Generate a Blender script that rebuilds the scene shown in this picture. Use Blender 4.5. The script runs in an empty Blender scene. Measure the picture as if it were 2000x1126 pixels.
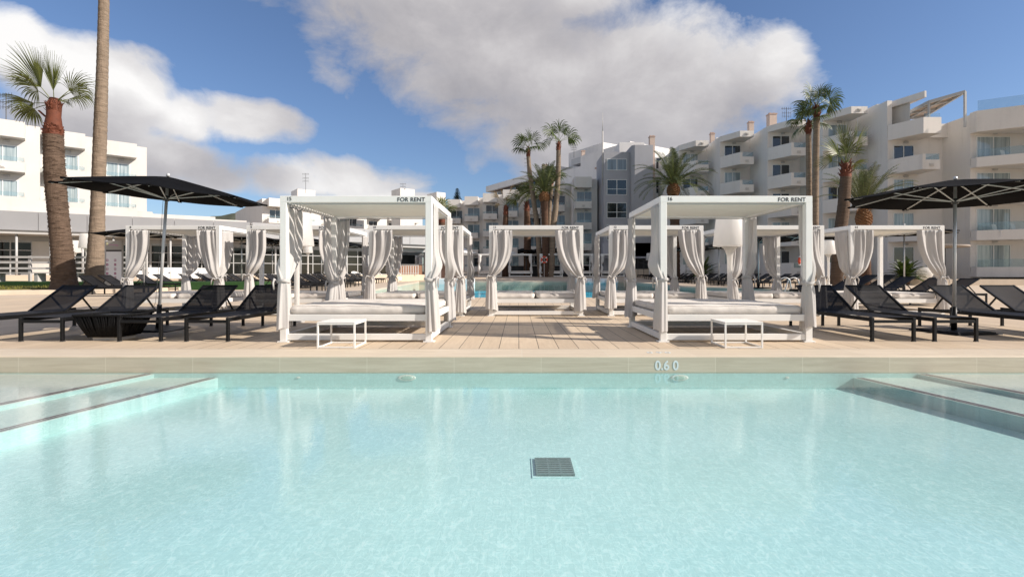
import bpy, bmesh, math, random
from mathutils import Vector, Matrix, Quaternion
R = math.radians
scene = bpy.context.scene
COL = scene.collection
sin, cos, pi = math.sin, math.cos, math.pi
CAMZ = 1.055

def X_(px, Y): return (px - 1012) / 1000.0 * Y
def Z_(py, Y): return CAMZ - (py - 534) / 1000.0 * Y
def g(Y):
    """height of the gently rising ground"""
    pts = ((15.2, 0.0), (19.2, 0.15), (30.0, 0.22), (52.0, 0.28), (62.0, 0.62), (72.0, 0.75))
    if Y <= pts[0][0]: return 0.0
    for (a, za), (b, zb) in zip(pts, pts[1:]):
        if Y <= b: return za + (zb - za) * (Y - a) / (b - a)
    return 0.75

# ------------------------------------------------------------------ materials
def ramp(nt, fac, stops):
    r = nt.nodes.new('ShaderNodeValToRGB')
    el = r.color_ramp.elements
    while len(el) < len(stops): el.new(0.5)
    for e, (p, c) in zip(el, stops):
        e.position = p
        e.color = (c[0], c[1], c[2], 1) if isinstance(c, (tuple, list)) else (c, c, c, 1)
    nt.links.new(fac, r.inputs[0])
    return r.outputs[0]

def math_node(nt, op, a, b=None, c=None, clamp=False):
    n = nt.nodes.new('ShaderNodeMath'); n.operation = op; n.use_clamp = clamp
    for i, v in enumerate((a, b, c)):
        if v is None: continue
        if isinstance(v, (int, float)): n.inputs[i].default_value = v
        else: nt.links.new(v, n.inputs[i])
    return n.outputs[0]

def mix_rgb(nt, fac, a, b, blend='MIX'):
    n = nt.nodes.new('ShaderNodeMix'); n.data_type = 'RGBA'; n.blend_type = blend
    if isinstance(fac, (int, float)): n.inputs[0].default_value = fac
    else: nt.links.new(fac, n.inputs[0])
    for i, v in ((6, a), (7, b)):
        if isinstance(v, (tuple, list)): n.inputs[i].default_value = (v[0], v[1], v[2], 1)
        else: nt.links.new(v, n.inputs[i])
    return n.outputs[2]

def noise(nt, vec, scale, detail=4, rough=0.55, dist=0.0):
    n = nt.nodes.new('ShaderNodeTexNoise')
    n.inputs['Scale'].default_value = scale
    n.inputs['Detail'].default_value = detail
    n.inputs['Roughness'].default_value = rough
    n.inputs['Distortion'].default_value = dist
    if vec is not None: nt.links.new(vec, n.inputs['Vector'])
    return n.outputs['Fac']

def mapping(nt, vec, scale=(1, 1, 1), rot=(0, 0, 0), loc=(0, 0, 0)):
    m = nt.nodes.new('ShaderNodeMapping')
    m.inputs['Scale'].default_value = scale
    m.inputs['Rotation'].default_value = rot
    m.inputs['Location'].default_value = loc
    nt.links.new(vec, m.inputs['Vector'])
    return m.outputs[0]

def new_mat(name):
    m = bpy.data.materials.new(name); m.use_nodes = True
    nt = m.node_tree
    return m, nt, nt.nodes['Principled BSDF'], nt.nodes['Material Output']

def objvec(nt, world=False):
    if world: return nt.nodes.new('ShaderNodeNewGeometry').outputs['Position']
    return nt.nodes.new('ShaderNodeTexCoord').outputs['Object']

def bump_to(nt, b, height, strength, dist=0.02):
    n = nt.nodes.new('ShaderNodeBump')
    n.inputs['Strength'].default_value = strength
    n.inputs['Distance'].default_value = dist
    nt.links.new(height, n.inputs['Height'])
    nt.links.new(n.outputs[0], b.inputs['Normal'])

def mat(name, col, rough=0.6, metal=0.0, var=0.0, vscale=2.0, stretch=(1, 1, 1), bump=0.0, bscale=60.0, bdist=0.01,
        world=False, spec=0.5, sheen=0.0, island=0.0, translucent=0.0, coat=0.0):
    m, nt, b, out = new_mat(name)
    b.inputs['Roughness'].default_value = rough
    b.inputs['Metallic'].default_value = metal
    b.inputs['Specular IOR Level'].default_value = spec
    if sheen: b.inputs['Sheen Weight'].default_value = sheen
    if coat: b.inputs['Coat Weight'].default_value = coat; b.inputs['Coat Roughness'].default_value = 0.1
    src = None
    if var or bump:
        v = mapping(nt, objvec(nt, world), stretch)
    if var:
        n1 = noise(nt, v, vscale, 5, 0.6)
        lo = tuple(c * (1 - var) for c in col); hi = tuple(min(1, c * (1 + var)) for c in col)
        src = ramp(nt, n1, [(0.3, lo), (0.7, hi)])
    if island:
        ri = nt.nodes.new('ShaderNodeNewGeometry').outputs['Random Per Island']
        lo = tuple(c * (1 - island) for c in col); hi = tuple(min(1, c * (1 + island)) for c in col)
        isl = ramp(nt, ri, [(0.0, lo), (1.0, hi)])
        src = isl if src is None else mix_rgb(nt, 0.5, src, isl)
    if src is not None: nt.links.new(src, b.inputs['Base Color'])
    else: b.inputs['Base Color'].default_value = (*col, 1)
    if bump:
        bump_to(nt, b, noise(nt, v, bscale, 4), bump, bdist)
    if translucent:
        t = nt.nodes.new('ShaderNodeBsdfTranslucent')
        if src is not None: nt.links.new(src, t.inputs['Color'])
        else: t.inputs['Color'].default_value = (*col, 1)
        mx = nt.nodes.new('ShaderNodeMixShader'); mx.inputs[0].default_value = translucent
        nt.links.new(b.outputs[0], mx.inputs[1]); nt.links.new(t.outputs[0], mx.inputs[2])
        nt.links.new(mx.outputs[0], out.inputs[0])
    return m

MAT = {}
MAT['paint'] = mat('white_paint', (0.80, 0.79, 0.765), 0.42, var=0.03, vscale=3, bump=0.03, bscale=90)
MAT['louvre'] = mat('louvre_paint', (0.74, 0.74, 0.69), 0.45, var=0.04, vscale=4)
MAT['curtain'] = mat('curtain_linen', (0.62, 0.60, 0.585), 0.85, var=0.06, vscale=5, stretch=(1, 1, .12), bump=0.5, bscale=16, bdist=0.012, sheen=0.2, translucent=0.32)
MAT['cushion'] = mat('cushion_canvas', (0.66, 0.615, 0.57), 0.88, var=0.06, vscale=3, bump=0.35, bscale=9, bdist=0.02, sheen=0.1)
MAT['black'] = mat('black_powdercoat', (0.006, 0.006, 0.0065), 0.45, var=0.3, vscale=8, bump=0.05, spec=0.25)
MAT['steel'] = mat('brushed_steel', (0.62, 0.62, 0.62), 0.42, metal=0.45, var=0.05)
MAT['dark_metal'] = mat('dark_metal', (0.06, 0.06, 0.062), 0.5, var=0.2)
MAT['canopy'] = mat('black_canopy_cloth', (0.0045, 0.0045, 0.005), 0.95, var=0.3, vscale=3, bump=0.25, bscale=14, bdist=0.02, spec=0.08)
MAT['lamp'] = mat('lamp_plastic', (0.88, 0.86, 0.83), 0.45, var=0.02, vscale=2, translucent=0.6)
MAT['letter'] = mat('black_vinyl', (0.025, 0.02, 0.024), 0.5)
MAT['stencil'] = mat('white_stencil_paint', (0.62, 0.68, 0.69), 0.6, var=0.12, vscale=30)
MAT['rope'] = mat('black_rope', (0.005, 0.005, 0.0055), 0.8, var=0.5, spec=0.2, vscale=30, bump=0.6, bscale=60)
MAT['stone_base'] = mat('pale_stone', (0.50, 0.47, 0.43), 0.7, var=0.1)
def stucco_mat(name, col, var=.05):
    """painted render with faint rain streaks and patchy ageing"""
    m, nt, b, out = new_mat(name)
    pos = objvec(nt, True)
    n1 = noise(nt, mapping(nt, pos, (1.6, 1.6, .12)), 1.0, 5, .6)
    n2 = noise(nt, pos, .35, 4, .6)
    n3 = noise(nt, pos, 7.0, 4, .6)
    k = math_node(nt, 'ADD', math_node(nt, 'MULTIPLY', n1, .45), math_node(nt, 'ADD', math_node(nt, 'MULTIPLY', n2, .4), math_node(nt, 'MULTIPLY', n3, .15)))
    nt.links.new(ramp(nt, k, [(.34, tuple(c * (1 - 2.4 * var) for c in col)), (.48, col), (.66, tuple(min(1, c * (1 + .8 * var)) for c in col))]), b.inputs['Base Color'])
    b.inputs['Roughness'].default_value = .85; b.inputs['Specular IOR Level'].default_value = .2
    bump_to(nt, b, noise(nt, pos, 25, 4), .2, .02)
    return m
MAT['stucco'] = stucco_mat('cream_stucco', (0.70, 0.672, 0.642))
MAT['stucco_white'] = stucco_mat('white_stucco', (0.575, 0.55, 0.52), .05)
MAT['stucco_rear'] = stucco_mat('grey_white_render', (0.66, 0.65, 0.645))
MAT['stucco_grey'] = stucco_mat('grey_stucco', (0.355, 0.355, 0.38))
MAT['panel'] = mat('grey_cladding_panel', (0.34, 0.335, 0.34), 0.45, metal=0.25, var=0.05, vscale=0.5)
MAT['white_frame'] = mat('white_aluminium', (0.72, 0.72, 0.70), 0.4)
MAT['grey_frame'] = mat('grey_aluminium', (0.42, 0.42, 0.42), 0.4)
MAT['pane_dark'] = mat('dark_window_glass', (0.018, 0.022, 0.025), 0.06, spec=0.9, var=0.5, vscale=1.2)
MAT['pane_bar'] = mat('restaurant_glass', (0.012, 0.013, 0.012), 0.05, spec=0.4, var=0.7, vscale=0.8)
MAT['chimney_cap'] = mat('chimney_cap', (0.42, 0.30, 0.25), 0.85, var=0.12)
MAT['terracotta'] = mat('terracotta', (0.33, 0.11, 0.055), 0.7, var=0.2)
MAT['chimney'] = mat('chimney_render', (0.50, 0.40, 0.34), 0.85, var=0.1)
MAT['orange_wood'] = mat('orange_wood', (0.22, 0.10, 0.05), 0.5, var=0.3, vscale=2, stretch=(6, 6, 0.4))
MAT['brown_wood'] = mat('brown_wood', (0.11, 0.06, 0.045), 0.6, var=0.3, vscale=2)
MAT['rail'] = mat('grey_white_rail', (0.46, 0.44, 0.42), 0.5, var=0.06)
MAT['red_ring'] = mat('life_ring_red', (0.62, 0.075, 0.03), 0.45, var=0.05)
MAT['white_plastic'] = mat('white_plastic', (0.78, 0.77, 0.75), 0.5)
MAT['blind'] = mat('pergola_blind', (0.50, 0.40, 0.32), 0.85, var=0.08)
MAT['turf'] = mat('dark_turf', (0.018, 0.06, 0.012), 0.95, var=0.4, vscale=30, bump=0.8, bscale=120)
MAT['lawn'] = mat('dry_lawn', (0.15, 0.14, 0.03), 0.95, var=0.45, vscale=4, bump=1.0, bscale=60, bdist=0.05, world=True)
MAT['purple'] = mat('purple_print', (0.30, 0.015, 0.12), 0.5)
MAT['purple_pale'] = mat('pale_purple_print', (0.45, 0.20, 0.36), 0.5)
MAT['board_white'] = mat('board_white', (0.78, 0.78, 0.80), 0.4, var=0.02)
MAT['board_grey'] = mat('board_grey', (0.36, 0.345, 0.32), 0.6, var=0.05)
MAT['hill'] = mat('scrub_hill', (0.075, 0.085, 0.06), 0.95, var=0.4, vscale=0.06, world=True)
MAT['fan_leaf'] = mat('fan_palm_leaf', (0.13, 0.15, 0.035), 0.45, island=0.6, var=0.35, vscale=1.5, translucent=0.25)
MAT['fan_leaf_dark'] = mat('tall_palm_leaf', (0.075, 0.105, 0.022), 0.5, island=0.4, translucent=0.2)
MAT['date_leaf'] = mat('date_palm_leaf', (0.095, 0.112, 0.045), 0.5, island=0.4, translucent=0.2)
MAT['dead_leaf'] = mat('dying_palm_leaf', (0.34, 0.22, 0.07), 0.7, island=0.35, translucent=0.2)
MAT['cycad_leaf'] = mat('cycad_leaf', (0.045, 0.075, 0.012), 0.45, island=0.5, translucent=0.15)
MAT['petiole'] = mat('palm_petiole', (0.14, 0.16, 0.04), 0.5, island=0.3)
MAT['boots'] = mat('palm_leaf_bases', (0.115, 0.030, 0.012), 0.8, var=0.45, vscale=6, island=0.3, bump=0.6, bscale=20)
MAT['boots_tan'] = mat('palm_leaf_bases_tan', (0.20, 0.095, 0.038), 0.8, var=0.4, vscale=6, island=0.4, bump=0.6, bscale=20)
MAT['conifer'] = mat('conifer_needles', (0.025, 0.042, 0.025), 0.8, island=0.4)

def trunk_mat(name, col, ring=9.0, dark=0.55):
    m, nt, b, out = new_mat(name)
    v = objvec(nt)
    vr = mapping(nt, v, (1.2, 1.2, ring))
    n1 = noise(nt, vr, 1.6, 6, 0.65, 0.6)
    n2 = noise(nt, mapping(nt, v, (9, 9, 1.5)), 1.0, 5, 0.6)
    c1 = ramp(nt, n1, [(0.3, tuple(c * dark for c in col)), (0.5, col), (0.72, tuple(min(1, c * 1.45) for c in col))])
    c = mix_rgb(nt, math_node(nt, 'MULTIPLY', n2, 0.6), c1, tuple(c * 0.6 for c in col))
    nt.links.new(c, b.inputs['Base Color'])
    b.inputs['Roughness'].default_value = 0.9
    b.inputs['Specular IOR Level'].default_value = 0.2
    h = math_node(nt, 'ADD', n1, math_node(nt, 'MULTIPLY', n2, 0.7))
    bump_to(nt, b, h, 1.0, 0.06)
    return m
MAT['trunk_brown'] = trunk_mat('fan_palm_trunk', (0.135, 0.092, 0.066), 14)
MAT['trunk_grey'] = trunk_mat('tall_palm_trunk', (0.25, 0.19, 0.14), 6, 0.65)
MAT['trunk_dark'] = trunk_mat('date_palm_trunk', (0.115, 0.065, 0.043), 7)

def curtain_pane(name, c1, c2):
    """window glass with drawn net curtains close behind it"""
    m, nt, b, out = new_mat(name)
    v = objvec(nt)
    n = noise(nt, mapping(nt, v, (9, 9, 0.25)), 1.0, 4, 0.6)
    c = ramp(nt, n, [(0.35, c1), (0.65, c2)])
    nt.links.new(c, b.inputs['Base Color'])
    b.inputs['Roughness'].default_value = 0.35
    b.inputs['Coat Weight'].default_value = 1.0
    b.inputs['Coat Roughness'].default_value = 0.03
    b.inputs['Coat IOR'].default_value = 1.6
    return m
MAT['pane_curtain'] = curtain_pane('curtained_window_glass', (0.15, 0.21, 0.23), (0.42, 0.48, 0.49))
MAT['pane_blue'] = curtain_pane('blue_curtained_glass', (0.06, 0.10, 0.135), (0.17, 0.235, 0.28))

def schlick(nt, normal=None, f0=0.02):
    """reflectance that is the same from both sides of a thin sheet"""
    ge = nt.nodes.new('ShaderNodeNewGeometry')
    dt = nt.nodes.new('ShaderNodeVectorMath'); dt.operation = 'DOT_PRODUCT'
    nt.links.new(normal if normal is not None else ge.outputs['Normal'], dt.inputs[0]); nt.links.new(ge.outputs['Incoming'], dt.inputs[1])
    k = math_node(nt, 'SUBTRACT', 1.0, math_node(nt, 'ABSOLUTE', dt.outputs['Value']), clamp=True)
    return math_node(nt, 'ADD', math_node(nt, 'MULTIPLY', math_node(nt, 'POWER', k, 5.0), 1 - f0), f0, clamp=True)

def glass_mat(name, tint, alpha, rough=0.03):
    m, nt, b, out = new_mat(name)
    nt.nodes.remove(b)
    t = nt.nodes.new('ShaderNodeBsdfTransparent'); t.inputs[0].default_value = (*tint, 1)
    gl = nt.nodes.new('ShaderNodeBsdfGlossy'); gl.inputs['Roughness'].default_value = rough
    d = nt.nodes.new('ShaderNodeBsdfDiffuse'); d.inputs[0].default_value = (0.55, 0.66, 0.70, 1)
    fr = schlick(nt, None, 0.04)
    m1 = nt.nodes.new('ShaderNodeMixShader'); m1.inputs[0].default_value = alpha
    nt.links.new(t.outputs[0], m1.inputs[1]); nt.links.new(d.outputs[0], m1.inputs[2])
    m2 = nt.nodes.new('ShaderNodeMixShader')
    nt.links.new(fr, m2.inputs[0]); nt.links.new(m1.outputs[0], m2.inputs[1]); nt.links.new(gl.outputs[0], m2.inputs[2])
    nt.links.new(m2.outputs[0], out.inputs[0])
    return m
MAT['glass'] = glass_mat('balustrade_glass', (0.86, 0.91, 0.92), 0.07)

def sling_mat():
    m, nt, b, out = new_mat('black_mesh_sling')
    b.inputs['Base Color'].default_value = (0.020, 0.020, 0.022, 1)
    v = objvec(nt)
    n = noise(nt, mapping(nt, v, (1, 1, 1)), 3, 4)
    nt.links.new(ramp(nt, n, [(0.3, (0.010, 0.010, 0.011)), (0.7, (0.019, 0.019, 0.021))]), b.inputs['Base Color'])
    b.inputs['Roughness'].default_value = 0.55
    t = nt.nodes.new('ShaderNodeBsdfTransparent')
    mx = nt.nodes.new('ShaderNodeMixShader'); mx.inputs[0].default_value = 0.045
    b.inputs['Specular IOR Level'].default_value = 0.15
    nt.links.new(b.outputs[0], mx.inputs[1]); nt.links.new(t.outputs[0], mx.inputs[2])
    nt.links.new(mx.outputs[0], out.inputs[0])
    return m
MAT['sling'] = sling_mat()

def deck_mat():
    m, nt, b, out = new_mat('deck_plank_tiles')
    pos = objvec(nt, True)
    sep = nt.nodes.new('ShaderNodeSeparateXYZ'); nt.links.new(pos, sep.inputs[0])
    x, y = sep.outputs[0], sep.outputs[1]
    cmb = nt.nodes.new('ShaderNodeCombineXYZ'); nt.links.new(y, cmb.inputs[0])
    nt.links.new(math_node(nt, 'SUBTRACT', x, 0.011), cmb.inputs[1])
    br = nt.nodes.new('ShaderNodeTexBrick'); nt.links.new(cmb.outputs[0], br.inputs['Vector'])
    br.inputs['Color1'].default_value = (0.52, 0.41, 0.295, 1)
    br.inputs['Color2'].default_value = (0.66, 0.535, 0.395, 1)
    br.inputs['Mortar'].default_value = (0.40, 0.32, 0.25, 1)
    br.inputs['Scale'].default_value = 1.0
    br.inputs['Mortar Size'].default_value = 0.0022
    br.inputs['Mortar Smooth'].default_value = 0.2
    br.inputs['Brick Width'].default_value = 1.3
    br.inputs['Row Height'].default_value = 0.2822
    br.offset = 0.5
    n = noise(nt, mapping(nt, pos, (9, 0.7, 1)), 2.2, 6, 0.62, 0.4)
    c = mix_rgb(nt, 0.5, br.outputs['Color'], ramp(nt, n, [(0.25, (0.48, 0.375, 0.265)), (0.55, (0.61, 0.49, 0.355)), (0.8, (0.70, 0.58, 0.435))]))
    st = noise(nt, pos, 0.7, 5, 0.6)
    c = mix_rgb(nt, ramp(nt, st, [(0.40, 0.0), (0.72, 0.34)]), c, (0.36, 0.29, 0.23))
    fr = math_node(nt, 'FRACT', math_node(nt, 'DIVIDE', math_node(nt, 'SUBTRACT', x, 0.011), 0.2822))
    dd = math_node(nt, 'MULTIPLY', math_node(nt, 'MINIMUM', fr, math_node(nt, 'SUBTRACT', 1.0, fr)), 0.2822)
    line = math_node(nt, 'LESS_THAN', dd, 0.0046)
    central = math_node(nt, 'LESS_THAN', math_node(nt, 'ABSOLUTE', x), 5.0)
    amt = math_node(nt, 'ADD', math_node(nt, 'MULTIPLY', central, 0.65), 0.28)
    c = mix_rgb(nt, math_node(nt, 'MULTIPLY', line, amt), c, (0.03, 0.026, 0.024))
    nt.links.new(c, b.inputs['Base Color'])
    b.inputs['Roughness'].default_value = 0.62
    b.inputs['Specular IOR Level'].default_value = 0.3
    bump_to(nt, b, n, 0.12, 0.01)
    return m
MAT['deck'] = deck_mat()

def coping_mat(name, c1, c2, phase, world=True):
    m, nt, b, out = new_mat(name)
    pos = objvec(nt, world)
    sep = nt.nodes.new('ShaderNodeSeparateXYZ'); nt.links.new(pos, sep.inputs[0])
    x = math_node(nt, 'SUBTRACT', sep.outputs[0], phase)
    q = math_node(nt, 'DIVIDE', x, 1.114)
    fr = math_node(nt, 'FRACT', q)
    dd = math_node(nt, 'MULTIPLY', math_node(nt, 'MINIMUM', fr, math_node(nt, 'SUBTRACT', 1.0, fr)), 1.114)
    line = math_node(nt, 'LESS_THAN', dd, 0.0035)
    wn = nt.nodes.new('ShaderNodeTexWhiteNoise'); wn.noise_dimensions = '1D'
    nt.links.new(math_node(nt, 'FLOOR', q), wn.inputs['W'])
    n = noise(nt, mapping(nt, pos, (0.8, 6, 14)), 2.0, 6, 0.6, 0.5)
    c = ramp(nt, n, [(0.3, c1), (0.7, c2)])
    c = mix_rgb(nt, math_node(nt, 'MULTIPLY', wn.outputs['Value'], 0.22), c, tuple(k * 0.7 for k in c1))
    st = noise(nt, mapping(nt, pos, (2.5, 2.5, 5)), 1.0, 5, 0.7)
    c = mix_rgb(nt, ramp(nt, st, [(0.55, 0.0), (0.8, 0.25)]), c, tuple(min(1, k * 1.25) for k in c2))
    c = mix_rgb(nt, math_node(nt, 'MULTIPLY', line, 0.75), c, (0.62, 0.57, 0.47))
    nt.links.new(c, b.inputs['Base Color'])
    b.inputs['Roughness'].default_value = 0.6
    bump_to(nt, b, n, 0.1, 0.01)
    return m
MAT['coping'] = coping_mat('coping_stone', (0.58, 0.49, 0.375), (0.67, 0.575, 0.45), 0.05)
MAT['riser'] = coping_mat('riser_stone', (0.46, 0.40, 0.305), (0.56, 0.50, 0.395), 0.295)
MAT['paving'] = mat('beige_paving', (0.55, 0.45, 0.345), 0.75, var=0.10, vscale=0.6, bump=0.1, bscale=12, world=True)
MAT['kerb'] = mat('kerb_stone', (0.56, 0.47, 0.37), 0.75, var=0.1, vscale=1.5)

def mosaic_mat(name, c, grout, tile=0.05, var=0.12, gw=0.0016, wall=False):
    m, nt, b, out = new_mat(name)
    pos = objvec(nt, True)
    if wall: pos = mapping(nt, pos, (1, 1, 1), (R(90), 0, 0))
    br = nt.nodes.new('ShaderNodeTexBrick'); nt.links.new(pos, br.inputs['Vector'])
    br.offset = 0.0
    br.inputs['Color1'].default_value = (*(k * (1 - var) for k in c), 1)
    br.inputs['Color2'].default_value = (*(min(1, k * (1 + var)) for k in c), 1)
    br.inputs['Mortar'].default_value = (*grout, 1)
    br.inputs['Scale'].default_value = 1
    br.inputs['Mortar Size'].default_value = gw
    br.inputs['Brick Width'].default_value = tile
    br.inputs['Row Height'].default_value = tile
    n = noise(nt, pos, 1.2, 4)
    col = mix_rgb(nt, 0.35, br.outputs['Color'], ramp(nt, n, [(0.3, tuple(k * 0.93 for k in c)), (0.7, tuple(min(1, k * 1.06) for k in c))]))
    nt.links.new(col, b.inputs['Base Color'])
    b.inputs['Roughness'].default_value = 0.4
    return m
MAT['pool_floor'] = mosaic_mat('pool_floor_mosaic', (0.585, 0.80, 0.797), (0.46, 0.67, 0.67), 0.04, 0.04, 0.0011)
MAT['pool_wall'] = mosaic_mat('pool_wall_mosaic', (0.50, 0.73, 0.725), (0.45, 0.65, 0.65), 0.05, 0.05, wall=True)
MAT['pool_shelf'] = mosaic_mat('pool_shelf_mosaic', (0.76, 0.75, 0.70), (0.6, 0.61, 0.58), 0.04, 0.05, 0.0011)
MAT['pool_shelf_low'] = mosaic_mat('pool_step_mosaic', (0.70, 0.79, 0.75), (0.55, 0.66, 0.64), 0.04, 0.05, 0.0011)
MAT['far_floor'] = mosaic_mat('far_pool_mosaic', (0.08, 0.50, 0.68), (0.08, 0.38, 0.5), 0.3, 0.08, 0.008)

def water_mat(name, tint, scale, strength, caustic, dist=0.05, refl=1.0):
    """thin clear water sheet: tinted transmission under a rippled Fresnel reflection"""
    m, nt, b, out = new_mat(name)
    nt.nodes.remove(b)
    pos = objvec(nt, True)
    p1 = mapping(nt, pos, (1.0, 0.55, 1), (0, 0, R(18)))
    n1 = noise(nt, p1, scale, 3, 0.5, 0.8)
    n2 = noise(nt, mapping(nt, pos, (1, 0.8, 1), (0, 0, R(-35))), scale * 2.7, 3, 0.55, 1.2)
    n3 = noise(nt, pos, 0.9, 2, 0.5)
    h = math_node(nt, 'ADD', n1, math_node(nt, 'MULTIPLY', n2, 0.35))
    # patches of calmer and livelier water
    h = math_node(nt, 'MULTIPLY', h, ramp(nt, n3, [(0.3, 0.75), (0.7, 1.0)]))
    bp = nt.nodes.new('ShaderNodeBump'); bp.inputs['Strength'].default_value = strength; bp.inputs['Distance'].default_value = dist
    nt.links.new(h, bp.inputs['Height'])
    t = nt.nodes.new('ShaderNodeBsdfTransparent')
    # caustics painted into the transmission colour: thin bright threads on a faintly varied ground
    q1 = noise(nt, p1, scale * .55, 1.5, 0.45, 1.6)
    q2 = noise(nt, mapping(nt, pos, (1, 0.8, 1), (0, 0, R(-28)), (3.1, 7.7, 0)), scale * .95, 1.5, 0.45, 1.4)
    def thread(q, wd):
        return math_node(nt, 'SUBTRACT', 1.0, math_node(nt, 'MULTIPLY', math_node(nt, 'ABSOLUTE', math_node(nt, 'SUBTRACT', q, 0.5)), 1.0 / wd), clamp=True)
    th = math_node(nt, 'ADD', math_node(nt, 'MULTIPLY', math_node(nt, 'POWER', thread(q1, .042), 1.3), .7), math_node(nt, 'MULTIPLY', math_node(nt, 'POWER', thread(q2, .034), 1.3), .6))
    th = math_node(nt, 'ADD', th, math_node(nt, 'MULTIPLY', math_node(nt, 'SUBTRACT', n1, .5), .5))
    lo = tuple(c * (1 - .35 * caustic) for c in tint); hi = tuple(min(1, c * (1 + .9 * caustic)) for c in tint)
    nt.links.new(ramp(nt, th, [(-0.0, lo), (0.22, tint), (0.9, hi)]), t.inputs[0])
    gl = nt.nodes.new('ShaderNodeBsdfGlossy'); gl.inputs['Roughness'].default_value = 0.015
    nt.links.new(bp.outputs[0], gl.inputs['Normal'])
    fr = math_node(nt, 'MULTIPLY', schlick(nt, bp.outputs[0], 0.02), refl)   # ripples tilt the surface towards the viewer
    mx = nt.nodes.new('ShaderNodeMixShader')
    nt.links.new(fr, mx.inputs[0]); nt.links.new(t.outputs[0], mx.inputs[1]); nt.links.new(gl.outputs[0], mx.inputs[2])
    nt.links.new(mx.outputs[0], out.inputs[0])
    return m
MAT['water'] = water_mat('pool_water', (0.86, 0.957, 0.958), 21.0, 0.07, 0.21, 0.012, 1.0)
MAT['far_water'] = water_mat('far_pool_water', (0.80, 0.96, 0.98), 2.0, 0.08, 0.1, 0.03, 0.42)

# ------------------------------------------------------------------ mesh builder
class MB:
    def __init__(s): s.v = []; s.f = []
    def add(s, vs, fs):
        o = len(s.v); s.v += [tuple(p) for p in vs]; s.f += [tuple(i + o for i in f) for f in fs]; return s
    def box(s, a, b, mtx=None):
        (x0, y0, z0), (x1, y1, z1) = a, b
        vs = [(x0, y0, z0), (x1, y0, z0), (x1, y1, z0), (x0, y1, z0), (x0, y0, z1), (x1, y0, z1), (x1, y1, z1), (x0, y1, z1)]
        if mtx is not None: vs = [mtx @ Vector(p) for p in vs]
        return s.add(vs, [(0, 3, 2, 1), (4, 5, 6, 7), (0, 1, 5, 4), (1, 2, 6, 5), (2, 3, 7, 6), (3, 0, 4, 7)])
    def bar(s, p, q, w, h=None, up=(0, 0, 1)):
        """square bar from p to q, w across, h along up"""
        p, q = Vector(p), Vector(q); h = h or w
        d = (q - p).normalized(); u = Vector(up)
        if abs(d.dot(u)) > 0.99: u = Vector((0, 1, 0))
        sd = d.cross(u).normalized(); u = sd.cross(d)
        vs = []
        for c in (p, q):
            for a, b in ((-1, -1), (1, -1), (1, 1), (-1, 1)): vs.append(c + sd * a * w / 2 + u * b * h / 2)
        return s.add(vs, [(0, 3, 2, 1), (4, 5, 6, 7), (0, 1, 5, 4), (1, 2, 6, 5), (2, 3, 7, 6), (3, 0, 4, 7)])
    def tube(s, pts, rad, n=12, cap=True):
        pts = [Vector(p) for p in pts]
        if isinstance(rad, (int, float)): rad = [rad] * len(pts)
        o = len(s.v); ref = None
        for i, p in enumerate(pts):
            d = (pts[min(i + 1, len(pts) - 1)] - pts[max(i - 1, 0)]).normalized()
            if ref is None:
                ref = Vector((1, 0, 0)) if abs(d.x) < 0.9 else Vector((0, 1, 0))
            a = (ref - d * ref.dot(d)).normalized(); b = d.cross(a); ref = a
            for k in range(n):
                t = 2 * pi * k / n
                s.v.append(tuple(p + (a * cos(t) + b * sin(t)) * rad[i]))
        for i in range(len(pts) - 1):
            for k in range(n):
                k2 = (k + 1) % n
                s.f.append((o + i * n + k, o + i * n + k2, o + (i + 1) * n + k2, o + (i + 1) * n + k))
        if cap:
            s.f.append(tuple(o + k for k in range(n - 1, -1, -1)))
            e = o + (len(pts) - 1) * n
            s.f.append(tuple(e + k for k in range(n)))
        return s
    def lathe(s, prof, n=24, c=(0, 0, 0), sx=1, sy=1):
        o = len(s.v)
        for r, z in prof:
            for k in range(n):
                t = 2 * pi * k / n
                s.v.append((c[0] + r * cos(t) * sx, c[1] + r * sin(t) * sy, c[2] + z))
        for i in range(len(prof) - 1):
            for k in range(n):
                k2 = (k + 1) % n
                s.f.append((o + i * n + k, o + i * n + k2, o + (i + 1) * n + k2, o + (i + 1) * n + k))
        s.f.append(tuple(o + k for k in range(n - 1, -1, -1)))
        e = o + (len(prof) - 1) * n
        s.f.append(tuple(e + k for k in range(n)))
        return s
    def prism(s, poly, z0, z1):
        """poly counter-clockwise (x, y)"""
        n = len(poly)
        vs = [(x, y, z0) for x, y in poly] + [(x, y, z1) for x, y in poly]
        fs = [tuple(range(n - 1, -1, -1)), tuple(range(n, 2 * n))]
        fs += [(i, (i + 1) % n, n + (i + 1) % n, n + i) for i in range(n)]
        return s.add(vs, fs)
    def quad(s, a, b, c, d): return s.add([a, b, c, d], [(0, 1, 2, 3)])
    def build(s, name, m, parent=None, smooth=False, loc=None, bevel=0.0, rotz=0.0, seg=1):
        me = bpy.data.meshes.new(name)
        me.from_pydata(s.v, [], s.f); me.update()
        if bevel:
            bm = bmesh.new(); bm.from_mesh(me)
            bmesh.ops.bevel(bm, geom=list(bm.edges), offset=bevel, segments=seg, affect='EDGES', profile=0.5)
            bm.to_mesh(me); bm.free()
        me.materials.append(m)
        if smooth: me.polygons.foreach_set('use_smooth', [True] * len(me.polygons))
        o = bpy.data.objects.new(name, me); COL.objects.link(o)
        if parent is not None: o.parent = parent
        if loc is not None: o.location = loc
        if rotz: o.rotation_euler.z = rotz
        return o

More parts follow.
